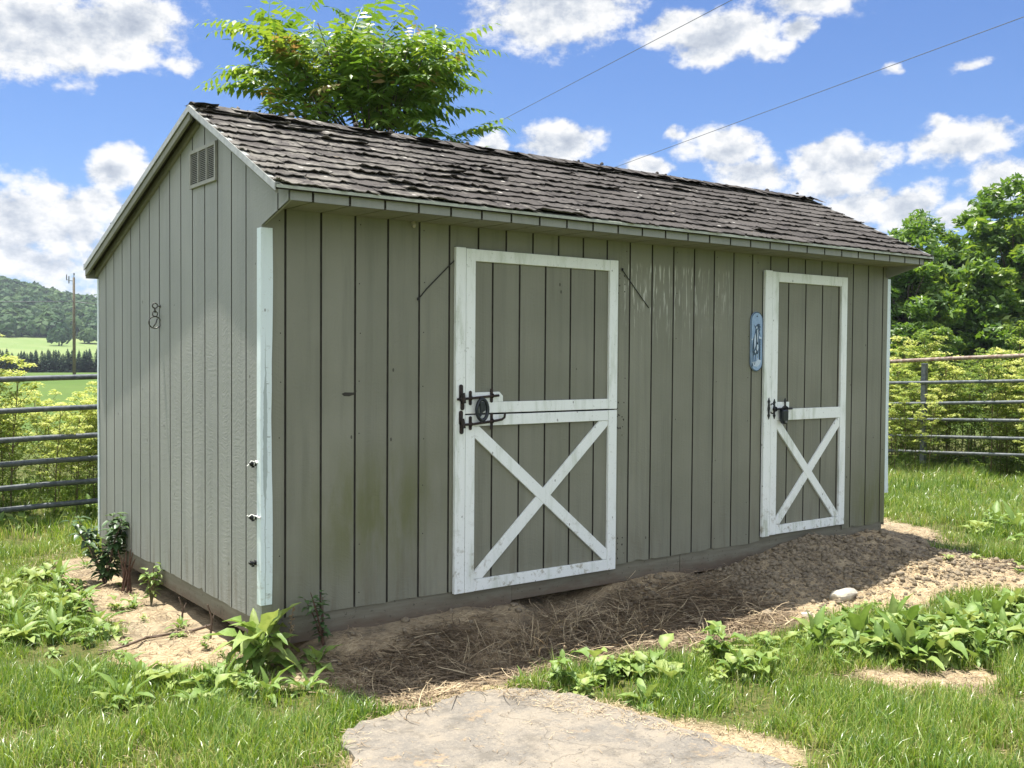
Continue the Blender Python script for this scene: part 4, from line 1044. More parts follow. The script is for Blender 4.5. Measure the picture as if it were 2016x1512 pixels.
# ---- broad-leaved weeds, one by one
protoL = [rosette(14, .035, .085, .68, (.15, 1.0), (.6, 1.7), .16, .05, 30, 4, (.2, .8)), rosette(12, .07, .13, .34, (.4, 1.3), (.5, 1.3), .12, .02, 31, 5, (.0, .5)), rosette(22, .02, .05, .9, (.1, .9), (.3, 1.2), .2, .07, 32, 4, (.5, 1)),
          rosette(17, .04, .11, .60, (.1, 1.1), (.6, 1.8), .18, .06, 33, 4, (.1, 1)), rosette(24, .025, .06, .75, (.0, 1.2), (.3, 1.4), .2, .12, 34, 4, (.0, .6)), rosette(11, .05, .12, .55, (.3, 1.1), (.6, 1.6), .2, .03, 35, 4, (.6, 1)), rosette(10, .09, .17, .26, (.5, 1.3), (.5, 1.2), .1, .02, 36, 5, (.1, .6))]
protoR = [rosette(18, .07, .17, .44, (.2, 1.25), (.5, 1.6), .2, .09, 50, 5, (.1, .8)), rosette(14, .10, .20, .34, (.5, 1.35), (.4, 1.3), .22, .05, 51, 5, (.0, .6)), rosette(26, .04, .10, .55, (.1, 1.2), (.5, 1.6), .2, .12, 52, 5, (.3, 1)), rosette(16, .08, .19, .50, (.1, 1.1), (.6, 1.8), .24, .1, 53, 5, (.2, 1)), rosette(20, .06, .14, .40, (.2, 1.3), (.5, 1.5), .2, .14, 54, 5, (.0, .7))]
random.seed(77); cnt = 0
while cnt < 105:
    x, y = random.uniform(-1.4, -.2), random.uniform(-.6, 3.0)
    if float(poly_sd(np.array([x]), np.array([y]), WL)[0]) < .03 and float(fbm(np.array([x]), np.array([y]), 2.5, 91)[0]) > .33:
        place('broadleaf_weed', protoL[cnt % 7], M['dock'], x, y, random.uniform(.6, 1.15), random.uniform(0, 6.3), 'low broad-leaved weed in the patch left of the gable', 'weed', 'broad-leaved weeds left of the shed'); cnt += 1
random.seed(404); cnt = 0
while cnt < 34:
    x, y = (random.uniform(-.6, -.02), random.uniform(-.1, 3.3)) if cnt % 2 else (random.uniform(.2, 5.4), random.uniform(-1.3, -.75))
    bq = float(bareness(np.array([x]), np.array([y]))[0])
    if .3 < bq and float(poly_sd(np.array([x]), np.array([y]), SLAB)[0]) > .05 and (x < 0 or y < -.9 - .05 * random.random()):
        place('sprout', protoL[(cnt * 3) % 7], M['dock'], x, y, random.uniform(.35, .7), random.uniform(0, 6.3), 'tiny weed sprouting on the bare soil near the grass edge', 'weed', 'weed sprouts on the bare soil'); cnt += 1
single = [(.02, -.50, .75, 'low pale weed in the grass just in front of the corner dock'), (-.16, -.42, .9, 'weed with rounded leaves to the left of the corner dock')]
for x, y, s, lab in single: place('broadleaf_weed', protoL[1], M['dock'], x, y, s * 1.3, random.uniform(0, 6), lab, 'weed')
place('dock_plant', me_dock2, M['dock'], 1.06, -1.12, .55, 1.1, 'small dock at the back edge of the concrete with one upright leaf', 'weed')
place('dock_plant', me_dock2, M['dock'], 1.20, -1.60, .75, 3.1, 'dark upright dock rooted beside the concrete edge in the dry strip', 'weed')
place('dock_plant', me_dock2, M['dock'], 3.72, -1.72, 1.0, .2, 'tall dock standing above the clump before the sandy mound', 'weed')
place('dock_plant', me_dock2, M['dock'], 4.25, -1.95, .85, 2.2, 'dock with broad grey-green leaves at the end of the clump', 'weed')
cnt = 0
while cnt < 90:
    x, y = random.uniform(1.1, 4.8), random.uniform(-2.4, -1.1)
    if float(poly_sd(np.array([x]), np.array([y]), CL)[0]) < -.02 and random.random() < (.35 if x < 2.5 else .9):
        place('broadleaf_weed', protoR[cnt % 5], M['dock'], x, y, random.uniform(.7, 1.15) * (.75 if x < 2.5 else 1), random.uniform(0, 6.3), 'leafy weed in the band between the lawn and the bare soil', 'weed', 'broad-leaved weeds between lawn and bare soil'); cnt += 1
random.seed(909)
for k in range(34):
    x = random.uniform(.98, 3.2); y = -1.02 - .16 * (x - 1) - random.random() ** 1.6 * .5
    place('broadleaf_weed', protoL[(0, 2, 3, 4, 5)[k % 5]], M['dock'], x, y, random.uniform(.9, 1.5), random.uniform(0, 6.3), 'leafy weed in the band between the lawn and the bare soil', 'weed', 'broad-leaved weeds between lawn and bare soil')
for k in range(24):
    x, y = random.uniform(5.9, 7.8), random.uniform(-1.1, .3)
    if y < (x - 5.9) * .6 - .5: place('broadleaf_weed', protoL[k % 7], M['dock'], x, y, random.uniform(1.1, 1.7), random.uniform(0, 6.3), 'low weed on the lawn beyond the far shed corner', 'weed', 'weeds on the lawn past the far corner')

# ---- tall yellow-green weeds behind the fences
def hemlock(seed, hgt=1.6, off=0):
    random.seed(seed); Vl, Fl, Tl = [], [], []; b = MB()
    def umbel(c, r, n, t0):
        for k in range(n):
            a = random.uniform(0, 6.3); q = math.sqrt(random.random()); p = c + Vector((math.cos(a) * q * r, math.sin(a) * q * r, r * .35 * (1 - q * q) + random.uniform(-.02, .01)))
            s = random.uniform(.011, .022); u = Vector((random.uniform(-1, 1), random.uniform(-1, 1), random.uniform(-.4, .4))).normalized() * s; w = u.cross(Vector((random.uniform(-.4, .4), random.uniform(-.4, .4), 1))).normalized() * s * .8
            o = len(Vl); Vl.extend([p + u, p + w, p - u, p - w]); Tl.extend([min(1, max(0, t0 + off + random.uniform(-.25, .25)))] * 4); Fl.append((o, o + 1, o + 2, o + 3))
    def feather(c, d, ln, t0):
        for k in range(40):
            t = random.random(); p = c + d * ln * t + Vector((random.uniform(-1, 1), random.uniform(-1, 1), random.uniform(-.6, .6))) * (.09 * (1 - t * .6))
            s = random.uniform(.016, .032); u = (d + Vector((random.uniform(-1, 1), random.uniform(-1, 1), random.uniform(-.5, .5)))).normalized() * s; w = u.cross(Vector((random.uniform(-.5, .5), random.uniform(-.5, .5), 1))).normalized() * s * .45
            o = len(Vl); Vl.extend([p + u, p + w, p - u, p - w]); Tl.extend([max(0, t0 + off * .6 + random.uniform(-.2, .2))] * 4); Fl.append((o, o + 1, o + 2, o + 3))
    lean = Vector((random.uniform(-.12, .12), random.uniform(-.12, .12), 0)); top = Vector((0, 0, hgt)) + lean
    b.tube([(0, 0, 0), (lean.x * .3, lean.y * .3, hgt * .5), top], [.011, .008, .004], 6)
    nb = 13
    for k in range(nb):
        t = .3 + .68 * k / (nb - 1); p = Vector((lean.x * t * t, lean.y * t * t, hgt * t)); a = k * 2.4 + random.uniform(-.4, .4)
        ln = hgt * (.34 - .18 * t) * random.uniform(.8, 1.2); d = Vector((math.cos(a), math.sin(a), random.uniform(.7, 1.3))).normalized(); q = p + d * ln
        b.tube([p, p.lerp(q, .5) + Vector((0, 0, -.01)), q], [.005, .003, .002], 5)
        umbel(q, random.uniform(.06, .10), 46, .55 + .3 * t)
        for kk in range(3):
            aa = random.uniform(0, 6.3); q2 = p.lerp(q, random.uniform(.4, .9)) + Vector((math.cos(aa), math.sin(aa), .7)) * random.uniform(.05, .11); umbel(q2, random.uniform(.04, .075), 30, .5 + .3 * t)
        feather(p, Vector((math.cos(a + 1), math.sin(a + 1), .35)).normalized(), ln * .9, .22 + .25 * t)
    umbel(top, .09, 46, .85)
    for k in range(7):
        a = random.uniform(0, 6.3); feather(Vector((0, 0, random.uniform(.08, .5))), Vector((math.cos(a), math.sin(a), .3)).normalized(), .3, .1)
    return mesh_np('umbels', [tuple(v) for v in Vl], [Fl], tint=Tl), b
HP = []
for k in range(6):
    um, sb = hemlock(100 + k, 1.45 + .07 * k, (0, -.45, .05, -.2, 0, -.6)[k]); so = sb.build('stem', M['hemstem']); sm_ = so.data; bpy.data.objects.remove(so); um.materials.append(M['hem']); HP.append((um, sm_))
def weed_at(x, y, s, lab, grp):
    e = empty('tall_weed', (x, y, H(x, y) - .02), random.uniform(0, 6.3)); e.scale = (s * random.uniform(.95, 1.05), s * random.uniform(.95, 1.05), s)
    um, sm_ = random.choice(HP if 'right' in grp or random.random() < .2 else HP[0:5:2]); a = link('flower_head', um, None, e); c = link('stem', sm_, None, e); tag(e, lab, 'weed', grp)
random.seed(311)
for k in range(58):
    x = random.uniform(-.9, 1.5); y = 5.55 + random.random() ** 1.3 * 2.6
    if k % 3 == 0: x = random.uniform(-4.6, -.9)
    tall = .58 + .24 * random.random() + ((.20 * (k % 3 == 1) + .08) if x < -.02 else .0)
    weed_at(x, y, tall * (1.05 if x < .05 else .93), 'feathery yellow-green weed behind the left pipe gate', 'tall weeds behind the left gate')
for k in range(140):
    y = random.uniform(-.6, 5.0); x = 11.75 + random.random() ** 1.2 * 3.0
    s = random.choice((random.uniform(.62, .85), random.uniform(.85, 1.2))) * (1.16 if y < 2.2 else .86) * (1 + .06 * (x - 11.7))
    weed_at(x, y, s, 'feathery yellow-green weed behind the right pipe fence', 'tall weeds behind the right fence')
for k in range(9):
    weed_at(11.2 + random.uniform(-.1, .2), random.uniform(1.0, 4.4), random.uniform(.5, .8), 'feathery weed leaning through the near side of the right fence', 'weeds on the near side of the right fence')
random.seed(15)
for k in range(16):
    place('broadleaf_weed', protoR[k % 5], M['shrub'], random.uniform(-1.2, .9), random.uniform(5.1, 5.7), random.uniform(.6, 1.0), random.uniform(0, 6.3), 'dark leafy weed at the foot of the left pipe gate', 'weed', 'dark weeds under the left gate')

# ------------------------------------------------------------------ fences
g = empty('pipe_gate', (-.27, 5.31, -.25)); tag(g, 'grey steel pipe gate with six rails beyond the gable end', 'gate')
slope = .13 / .93
xA, xB = -4.4, 1.6
for zA, dz in ((1.13, .025), (.84, .02), (.572, .012), (.352, .01), (.132, .008), (-.068, .01)):
    b = MB(); pts = []
    for k in range(13):
        x = xA + (xB - xA) * k / 12; u = x + .27
        pts.append((u, slope * u + .004 * math.sin(k * 1.7 + zA * 9), zA + .25 + dz * u + .003 * math.sin(k * 2.3 + zA)))
    b.tube(pts, .026, 10); b.build('rail', M['pipe'], g, smooth=True)
for x in (xA, xB, -2.6):
    u = x + .27; b = MB(); b.tube([(u, slope * u + .036, .02 if x == -2.6 else -.1), (u, slope * u + .036, 1.44)], .024 if x == -2.6 else .04, 10); b.build('post', M['pipe'], g, smooth=True)
g = empty('pipe_fence', (11.52, 3.4, -.15)); tag(g, 'pipe fence with a rusty top rail beyond the far end of the shed', 'fence')
yA, yB = 9.0, -5.0
for i, (zA, zB) in enumerate(((1.33, 1.43), (1.01, 1.10), (.71, .81), (.47, .56), (.225, .33), (.01, .10))):
    b = MB(); pts = []
    for k in range(15):
        y = yA + (yB - yA) * k / 14; t = (3.9 - y) / 2.0; z = zA + (zB - zA) * min(max(t, -1), 2.0)
        pts.append((.004 * math.sin(k * 2 + i), y - 3.4, z + .15 + .006 * math.sin(k * 1.3 + i * 2)))
    b.tube(pts, .024 if i else .028, 10); o = b.build('rail', M['pipe'] if i else M['rust'], g, smooth=True)
    if not i: o['label'] = 'rusty top rail'
for y in (3.4, 6.4, -1.6, -4.6):
    b = MB(); b.box((.03, y - 3.4 - .038, -.12), (.10, y - 3.4 + .038, 1.46)); b.build('post', M['pipe'], g, bevel=.01)

# ------------------------------------------------------------------ trees
def frond(Vl, Fl, Tl, base, d, ln, tint, npair=10, lsz=.11):
    d = d.normalized(); p = base.copy(); dr = d.copy(); side = d.cross(Vector((0, 0, 1)))
    side = side.normalized() if side.length > .05 else Vector((1, 0, 0)); seg = ln / (npair + 1); droop = random.uniform(.25, 1.0); o = len(Vl)
    prev = None
    for k in range(npair + 2):
        t = k / (npair + 1); upv = side.cross(dr).normalized(); w = .004 * (1.3 - t)
        Vl.append(p + side * w); Vl.append(p - side * w); Tl += [.2, .2]
        if prev is not None: Fl.append((prev, prev + 1, len(Vl) - 1, len(Vl) - 2))
        prev = len(Vl) - 2
        if k >= 2:
            ls = lsz * (1 - .55 * abs(t - .5) * 1.6) * random.uniform(.85, 1.15)
            for sg in ((-1, 1) if k <= npair else (0,)):
                ld = (side * sg + dr * (.45 if sg else 1) + Vector((0, 0, random.uniform(-.8, .05)))).normalized(); lw = ld.cross(upv).normalized() * ls * .19
                q = p + ld * ls * .06; tt = min(1, max(0, tint + random.uniform(-.12, .12)))
                a = len(Vl); Vl.extend([q, q + ld * ls * .38 + lw, q + ld * ls * .42 - upv * ls * .05, q + ld * ls * .38 - lw, q + ld * ls + Vector((0, 0, -ls * .15))]); Tl.extend([tt, tt, min(1, tt + .08), tt, tt])
                Fl.append((a, a + 1, a + 2)); Fl.append((a, a + 2, a + 3)); Fl.append((a + 1, a + 4, a + 2)); Fl.append((a + 2, a + 4, a + 3))
        dr = (dr + Vector((0, 0, -droop / (npair + 2)))).normalized(); p = p + dr * seg
random.seed(21)
tb = Vector((3.25, 4.75, H(3.25, 4.75)))
ta = empty('tree', tb); tag(ta, 'young tree with long pinnate leaves rising behind the shed roof', 'tree')
b = MB(); Vl, Fl, Tl = [], [], []
C0 = Vector((2.92, 4.5, 4.05)) - tb; fork = Vector((.02, 0, 2.2))
b.tube([(0, 0, -.1), (.03, .02, 1.1), fork, Vector((-.02, -.05, 3.3)), Vector((-.06, -.08, 4.0))], [.07, .06, .05, .035, .02], 9)
# branch tips through the crown (relative to its centre), arranged as a broad uneven fan
tips = []
camR = Vector((.803, -.596, 0)); camF = Vector((.596, .803, 0))
spec = [(-.85, .50), (-.95, .15), (-.75, -.22), (-.85, .85), (-.55, 1.15), (-.3, .65), (-.35, .2), (-.3, -.2), (0, .95), (.05, .5), (.1, .1), (.15, -.3), (.35, 1.2), (.4, .75), (.45, .35), (.45, -.05), (.8, .55), (.75, .2), (.8, -.25), (.62, -.5), (1.0, -.4), (-.95, 1.0), (-.6, .85), (-.15, 1.2), (.15, 1.45), (.6, 1.3), (.8, .9), (.2, -.65), (-.35, -.6), (-.1, 1.4), (-.75, -.55), (-1.0, -.35), (.62, .98), (.45, -.75), (.9, -.75), (.7, -.85), (0, -.9)]
for (u, v) in spec:
    v = v if v < .55 else .55 - (v - .55) * .45
    for dep in ((-.35, .3) if abs(u) < .8 else (random.uniform(-.2, .2),)):
        tips.append(C0 + camR * (u + random.uniform(-.08, .08)) + camF * (dep + random.uniform(-.15, .15)) + Vector((0, 0, v + random.uniform(-.08, .08))))
for tp in tips:
    h0 = min(max(tp.z - .9, 1.9), 3.7); tt = (h0 - 2.2) / 2.2
    st = Vector((-.1 * max(tt, 0) + .02, -.1 * max(tt, 0), h0)); md = st.lerp(tp, .5) + Vector((0, 0, -.08))
    b.tube([st, md, tp], [.012, .009, .005], 6)
    out = tp - (C0 + Vector((0, 0, -.5))); out.z *= .5; out = out.normalized()
    for k in range(9 if abs((tp - C0).dot(camR)) < .6 else 14):
        a = k * 2.4 + random.uniform(-.4, .4); d = Vector((math.cos(a), math.sin(a), random.uniform(-.1, .9))) * .85 + out * .55
        pos = md.lerp(tp, random.uniform(.2, 1.02)) + Vector((random.gauss(0, .09), random.gauss(0, .09), random.gauss(0, .09))); rr = random.random()
        frond(Vl, Fl, Tl, pos, d, random.uniform(.38, .68), (.2 + .5 * random.random()) if rr < .95 else .93, random.choice((7, 8, 9, 10)), random.uniform(.13, .18))
# long fronds that stand out of the outline on the left and right
for (u, v, du, dv) in ((-.9, .66, -1, .25), (-.95, .30, -1, .0), (-.85, -.02, -1, .35), (-.9, -.45, -1, -.15), (-.85, .60, -1, .5), (.85, .35, .8, .5), (.95, -.45, .7, .4), (.85, -.7, .7, .3), (.8, .45, .8, .55)):
    frond(Vl, Fl, Tl, C0 + camR * u + Vector((0, 0, v)), camR * du + camF * random.uniform(-.3, .1) + Vector((0, 0, dv)), random.uniform(.6, .75), .6, 10, .15)
b.build('trunk', M['bark'], ta, smooth=True)
link('crown', mesh_np('crown', [tuple(v) for v in Vl], [[f for f in Fl if len(f) == 4], [f for f in Fl if len(f) == 3]], tint=Tl), M['ail'], ta)
# sprig of a sapling showing above the ridge
sp = empty('sapling', (.95, 3.75, H(.95, 3.75))); tag(sp, 'sapling whose reddish leaf tip shows above the ridge near the gable', 'sapling')
b = MB(); b.tube([(0, 0, -.05), (.02, .0, 1.5), (-.05, -.1, 3.02)], [.02, .015, .006], 6); b.build('stem', M['bark'], sp, smooth=True); Vl, Fl, Tl = [], [], []
for k in range(9): a = k * 2.4; frond(Vl, Fl, Tl, Vector((-.03, -.08, 2.7 + .035 * k)), Vector((math.cos(a), math.sin(a), .35)), .36, .9 if k > 5 else .5, 8, .09)
link('foliage', mesh_np('foliage', [tuple(v) for v in Vl], [[f for f in Fl if len(f) == 4], [f for f in Fl if len(f) == 3]], tint=Tl), M['ail'], sp)

def broad_tree(seed, hgt, rad, ncl, nleaf, lsz):
    r = np.random.default_rng(seed); random.seed(seed); b = MB(); zc = hgt * .56
    b.tube([(0, 0, -.3), (.1, .05, hgt * .25), (.0, .1, hgt * .5), (.1, 0, hgt * .8)], [.24, .2, .13, .04], 9)
    cen = []
    while len(cen) < ncl:
        d = r.normal(size=3); d /= np.linalg.norm(d); q = r.random() ** .45
        p = np.array([d[0] * rad * q, d[1] * rad * q, zc + d[2] * hgt * .46 * q])
        p[:2] *= 1 - .35 * max(0, (p[2] - zc) / (hgt * .46))
        if p[2] > hgt * .10: cen.append(p)
    cen = np.array(cen)
    for c in cen[::3]:
        s = Vector((0, .05, max(hgt * .18, c[2] * .6))); b.tube([s, Vector(c) * .5 + s * .5 + Vector((0, 0, .2)), Vector(c)], [.06, .04, .012], 5)
    k = len(cen) * nleaf; cl = np.repeat(np.arange(len(cen)), nleaf); cs = r.uniform(.35, .85, len(cen))[cl]
    off = r.normal(size=(k, 3)); off /= np.linalg.norm(off, axis=1)[:, None] + 1e-9; off *= (r.random(k) ** .5)[:, None] * cs[:, None] * np.array([1.0, 1.0, .55])
    p = cen[cl] + off; p[:, 2] -= .25 * (off[:, 0] ** 2 + off[:, 1] ** 2)
    u = r.normal(size=(k, 3)); u[:, 2] = u[:, 2] * .5 - .35; u /= np.linalg.norm(u, axis=1)[:, None]
    nrm = r.normal(size=(k, 3)) * .7 + np.array([0, 0, 1.0]); w = np.cross(u, nrm); w /= np.linalg.norm(w, axis=1)[:, None] + 1e-9
    s = lsz * r.uniform(.6, 1.3, k)[:, None]
    VV = np.stack([p - u * s * .5, p + w * s * .2, p + u * s * .6, p - w * s * .2], 1).reshape(-1, 3)
    FF = (np.arange(k) * 4)[:, None] + np.array([[0, 1, 2, 3]])
    tint = np.clip(r.normal(.45, .2, len(cen))[cl] + r.normal(0, .12, k), 0, 1)
    return mesh_np('crown', VV, [FF], tint=np.repeat(tint, 4)), b
TP = []
for sd, hg, rd in ((1, 8.0, 2.6), (2, 9.5, 3.0), (3, 6.0, 2.2)):
    cm, tb_ = broad_tree(sd, hg, rd, 130, 150, .36); so = tb_.build('trunk', M['bark'], smooth=True); tm = so.data; bpy.data.objects.remove(so); cm.materials.append(M['tree']); TP.append((cm, tm))
def put_tree(x, y, k, s, rz, lab, grp=None):
    e = empty('tree', (x, y, H(x, y)), rz); e.scale = (s, s, s); link('trunk', TP[k][1], None, e); link('crown', TP[k][0], None, e); tag(e, lab, 'tree', grp)
put_tree(37.6, 20.2, 0, .90, .3, 'round green tree next to the roof end beyond the pipe fence')
put_tree(42.6, 18.2, 1, 1.0, 1.7, 'tallest green tree by the edge of the view beyond the pipe fence')
put_tree(40.6, 18.6, 2, .92, 4.0, 'shorter green tree between the two taller ones beyond the fence')
put_tree(47.5, 27.5, 2, 1.12, 2.2, 'far green tree whose top just clears the roof end')
put_tree(36.5, 22.6, 2, 1.0, 5.0, 'low dark tree partly behind the shed end wall')
put_tree(40.8, 21.4, 1, .86, 3.0, 'broad green tree in the middle of the group past the roof end')
put_tree(44.5, 20.6, 1, .95, 4.4, 'bushy tree behind the others with sky showing low through it')
put_tree(36.2, 18.6, 2, .62, 1.0, 'low bushy tree right behind the yellow weeds')
put_tree(43.5, 13.0, 0, 1.1, 2.0, 'green tree just outside the view past the tallest one')

# ------------------------------------------------------------------ far left: pole, wires, conifers, hill forest
up = empty('utility_pole', (23.4, 100.6, H(23.4, 100.6))); tag(up, 'wooden utility pole rising before the wooded hill', 'utility pole')
zt = 8.6 - H(23.4, 100.6)
b = MB(); b.tube([(0, 0, -.5), (0, 0, zt * .5), (0, 0, zt)], [.16, .14, .11], 10); b.build('shaft', M['polewood'], up, smooth=True)
b = MB(); b.tube([(.0, 0, zt - .05), (.02, 0, zt + .3)], .04, 8); b.tube([(.02, 0, zt + .25), (.02, 0, zt + .42)], .07, 8); b.build('insulator', M['ceramic'], up)
b = MB(); b.tube([(-.1, 0, zt - .35), (-.62, 0, zt - .25)], .03, 6); b.tube([(-.45, 0, zt - .6), (-.45, 0, zt + .1)], .055, 8); b.tube([(-.66, 0, zt - .3), (-.66, 0, zt + .25)], .05, 8); b.build('cutout_arm', M['ceramic'], up)
def wire(pts, r, lab, nm='power_line'):
    c = Vector(pts[0]); b = MB(); b.tube([Vector(p) - c for p in pts], r, 6); o = b.build(nm, M['cable'], smooth=True); o.location = c; tag(o, lab, 'power line')
def sagline(a, c, sag, n=24):
    a, c = Vector(a), Vector(c); return [a.lerp(c, k / n) - Vector((0, 0, sag * 4 * (k / n) * (1 - k / n))) for k in range(n + 1)]
zz = H(23.4, 100.6)
wire(sagline((-28, 90, 6.3), (23.3, 100.5, 6.25), .7), .04, 'lower thicker cable crossing the hill left of the far pole')
wire(sagline((23.4, 100.7, 6.25), (75, 109, 5.2), .7), .04, 'lower thicker cable running from the far pole behind the shed')
def ext(a, c, t0, t1): a, c = Vector(a), Vector(c); return a.lerp(c, t0), a.lerp(c, t1)
for (a, c), lab in (((( 11.77, 7.32, 7.62), (14.86, 19.98, 7.73)), 'upper power line crossing the sky to behind the tree'), (((14.17, 3.38, 6.80), (18.06, 17.57, 6.79)), 'lower power line crossing the sky to behind the roof')):
    p, q = ext(a, c, -1.2, 2.2); wire([p.lerp(q, k / 20) for k in range(21)], .0065, lab)

def conifer(seed, hgt=4.4):
    r = random.Random(seed); Vl, Fl, Tl = [], [], []; tiers = 15
    for k in range(tiers):
        t = k / tiers; z = hgt * (.06 + .92 * t); rr = hgt * .27 * (1 - t) ** .85 + .05; n = 11
        for j in range(n):
            a = 6.283 * j / n + r.uniform(-.25, .25); d = Vector((math.cos(a), math.sin(a), 0)); q = rr * r.uniform(.7, 1.15); sd = Vector((-d.y, d.x, 0)) * q * .28; o = len(Vl)
            Vl += [Vector((0, 0, z + .18)), d * q * .6 + sd + Vector((0, 0, z)), d * q + Vector((0, 0, z - .18 + r.uniform(-.08, .14))), d * q * .6 - sd + Vector((0, 0, z))]; Tl += [r.random()] * 4; Fl.append((o, o + 1, o + 2, o + 3))
    b = MB(); b.tube([(0, 0, -.3), (0, 0, hgt)], [.08, .015], 6)
    return mesh_np('needles', [tuple(v) for v in Vl], [Fl], tint=Tl), b
CP = []
for k in range(4):
    cm, tb_ = conifer(k); so = tb_.build('trunk', M['bark']); tm = so.data; bpy.data.objects.remove(so); cm.materials.append(M['conifer']); CP.append((cm, tm))
random.seed(4)
for row in range(3):
    for k in range(40):
        t = k / 39; x = 34 + 42 * t + random.uniform(-.4, .4) + row * .6; y = 241 - 23 * t + row * 3.0 + random.uniform(-.5, .5)
        e = empty('conifer', (x, y, H(x, y)), random.uniform(0, 6)); s = random.uniform(.82, 1.12) * (.78 if random.random() < .12 else 1); e.scale = (s * 1.5, s * 1.5, s * 1.12)
        link('trunk', CP[k % 4][1], None, e); link('crown', CP[(k + row) % 4][0], None, e); tag(e, 'dark young conifer in the dense row below the pale field', 'conifer', 'conifers in the row below the field')

def crowns(x, y, size, nq, seed):
    """lumpy crowns of leaf patches, all in one mesh"""
    r = np.random.default_rng(seed); n = len(x); z = height(x, y, False)
    k = n * nq; ci = np.repeat(np.arange(n), nq)
    d = r.normal(size=(k, 3)); d[:, 2] = np.abs(d[:, 2]) * 1.1 - .15; d /= np.linalg.norm(d, axis=1)[:, None]
    ld = r.normal(size=(n, 5, 3)); ld /= np.linalg.norm(ld, axis=2)[:, :, None]
    lump = np.max((d[:, None, :] * ld[ci]).sum(2), 1)
    rad = size[ci] * (.72 + .30 * lump) * r.uniform(.82, 1.05, k)
    asp = r.uniform(.85, 1.25, n)[ci]
    p = np.stack([x[ci] + d[:, 0] * rad, y[ci] + d[:, 1] * rad, z[ci] + size[ci] * .7 + d[:, 2] * rad * asp], 1)
    nr = d + r.normal(size=(k, 3)) * .35; u = np.cross(nr, r.normal(size=(k, 3))); u /= np.linalg.norm(u, axis=1)[:, None] + 1e-9; w = np.cross(nr, u); w /= np.linalg.norm(w, axis=1)[:, None] + 1e-9
    s = (size[ci] * r.uniform(.16, .34, k))[:, None]
    VV = np.stack([p - u * s, p - w * s, p + u * s, p + w * s], 1).reshape(-1, 3); FF = (np.arange(k) * 4)[:, None] + np.array([[0, 1, 2, 3]])
    t = np.clip(r.normal(.45, .25, n)[ci] + r.normal(0, .1, k), 0, 1)
    return VV, FF, np.repeat(t, 4)
n = 5000; y = rng.uniform(486, 800, n); x = rng.uniform(-110, 480, n)
edge = 486 + 14 * vnoise(x, 0 * x, .06, 3) ; k = (y > edge); x, y = x[k], y[k]
VV, FF, TT = crowns(x, y, rng.uniform(3.2, 6.0, len(x)), 110, 9)
tag(link('forest', mesh_np('forest', VV, [FF], tint=TT), M['forest']), 'dense broadleaf woodland covering the far hill', 'forest', kind='stuff')
for (x, y, s, lab) in ((101.0, 446.0, 4.2, 'broad clump-like tree standing alone on the pale hillside field'), (117, 462, 4.4, 'round tree at the wood edge right of the far utility pole'), (122.5, 452, 2.2, 'small bush on the pale field close to the shed edge')):
    VV, FF, TT = crowns(np.zeros(1) + x, np.zeros(1) + y, np.zeros(1) + s, 420, int(s * 10)); z0 = float(height(np.array([x]), np.array([y]), False)[0])
    e = empty('field_tree', (x, y, z0)); link('crown', mesh_np('crown', VV - np.array([x, y, z0]), [FF], tint=TT), M['forest'], e)
    b = MB(); b.tube([(0, 0, -.5), (0, 0, s * .8)], [.3, .2], 6); b.build('trunk', M['bark'], e); tag(e, lab, 'tree')

# ------------------------------------------------------------------ camera
cam = bpy.data.cameras.new('camera'); co = bpy.data.objects.new('camera', cam); COL.objects.link(co); S.camera = co
yaw, pit, rol, f = .639351210, -.0281509204, .00709036687, 2026.20589
Fv = Vector((math.sin(yaw) * math.cos(pit), math.cos(yaw) * math.cos(pit), math.sin(pit))); Rv = Vector((math.cos(yaw), -math.sin(yaw), 0)); Uv = Rv.cross(Fv)
R2 = Rv * math.cos(rol) + Uv * math.sin(rol); U2 = -Rv * math.sin(rol) + Uv * math.cos(rol)
mw = Matrix((R2, U2, -Fv)).transposed().to_4x4(); mw.translation = Vector((-2.12203286, -5.00979415, 1.38839631)); co.matrix_world = mw
cam.sensor_width = 36; cam.lens = f / 2016 * 36; cam.clip_start = .05; cam.clip_end = 6000

# ------------------------------------------------------------------ light and sky
sd = Vector((-.078, .20, 1)).normalized(); el = math.asin(sd.z); rot = math.atan2(sd.x, sd.y)
sl = bpy.data.lights.new('sun', 'SUN'); sl.energy = 5.0; sl.angle = R(.53); sl.color = (1, .955, .88)
so = bpy.data.objects.new('sun', sl); COL.objects.link(so); so.rotation_euler = sd.to_track_quat('Z', 'Y').to_euler(); so.location = (0, 0, 30)
W = bpy.data.worlds.new('World'); S.world = W; W.use_nodes = True; nt = W.node_tree; nt.nodes.clear()
out = nd(nt, 'ShaderNodeOutputWorld')
sky = nd(nt, 'ShaderNodeTexSky', None, sky_type='NISHITA', sun_disc=False, sun_elevation=el, sun_rotation=rot, altitude=200, air_density=1.0, dust_density=.6, ozone_density=2.0)
skyc = nd(nt, 'ShaderNodeHueSaturation', {'Color': sky.outputs[0], 'Hue': .5, 'Saturation': 1.0, 'Value': 1.0}).outputs[0]
skyc = mixc(nt, 1., skyc, (.32, .425, .61), 'MULTIPLY')
dirv = nd(nt, 'ShaderNodeTexCoord').outputs['Generated']
vx, vy, vz = sep(nt, dirv)
az = math_(nt, 'ARCTAN2', vx, vy); elv = math_(nt, 'ARCSINE', vz)
ae = nd(nt, 'ShaderNodeCombineXYZ', {0: az, 1: elv, 2: 0.}).outputs[0]
wn = nd(nt, 'ShaderNodeTexNoise', {'Vector': scaled(nt, ae, (9, 12, 1)), 'Scale': 1., 'Detail': 4., 'Roughness': .6}).outputs['Color']
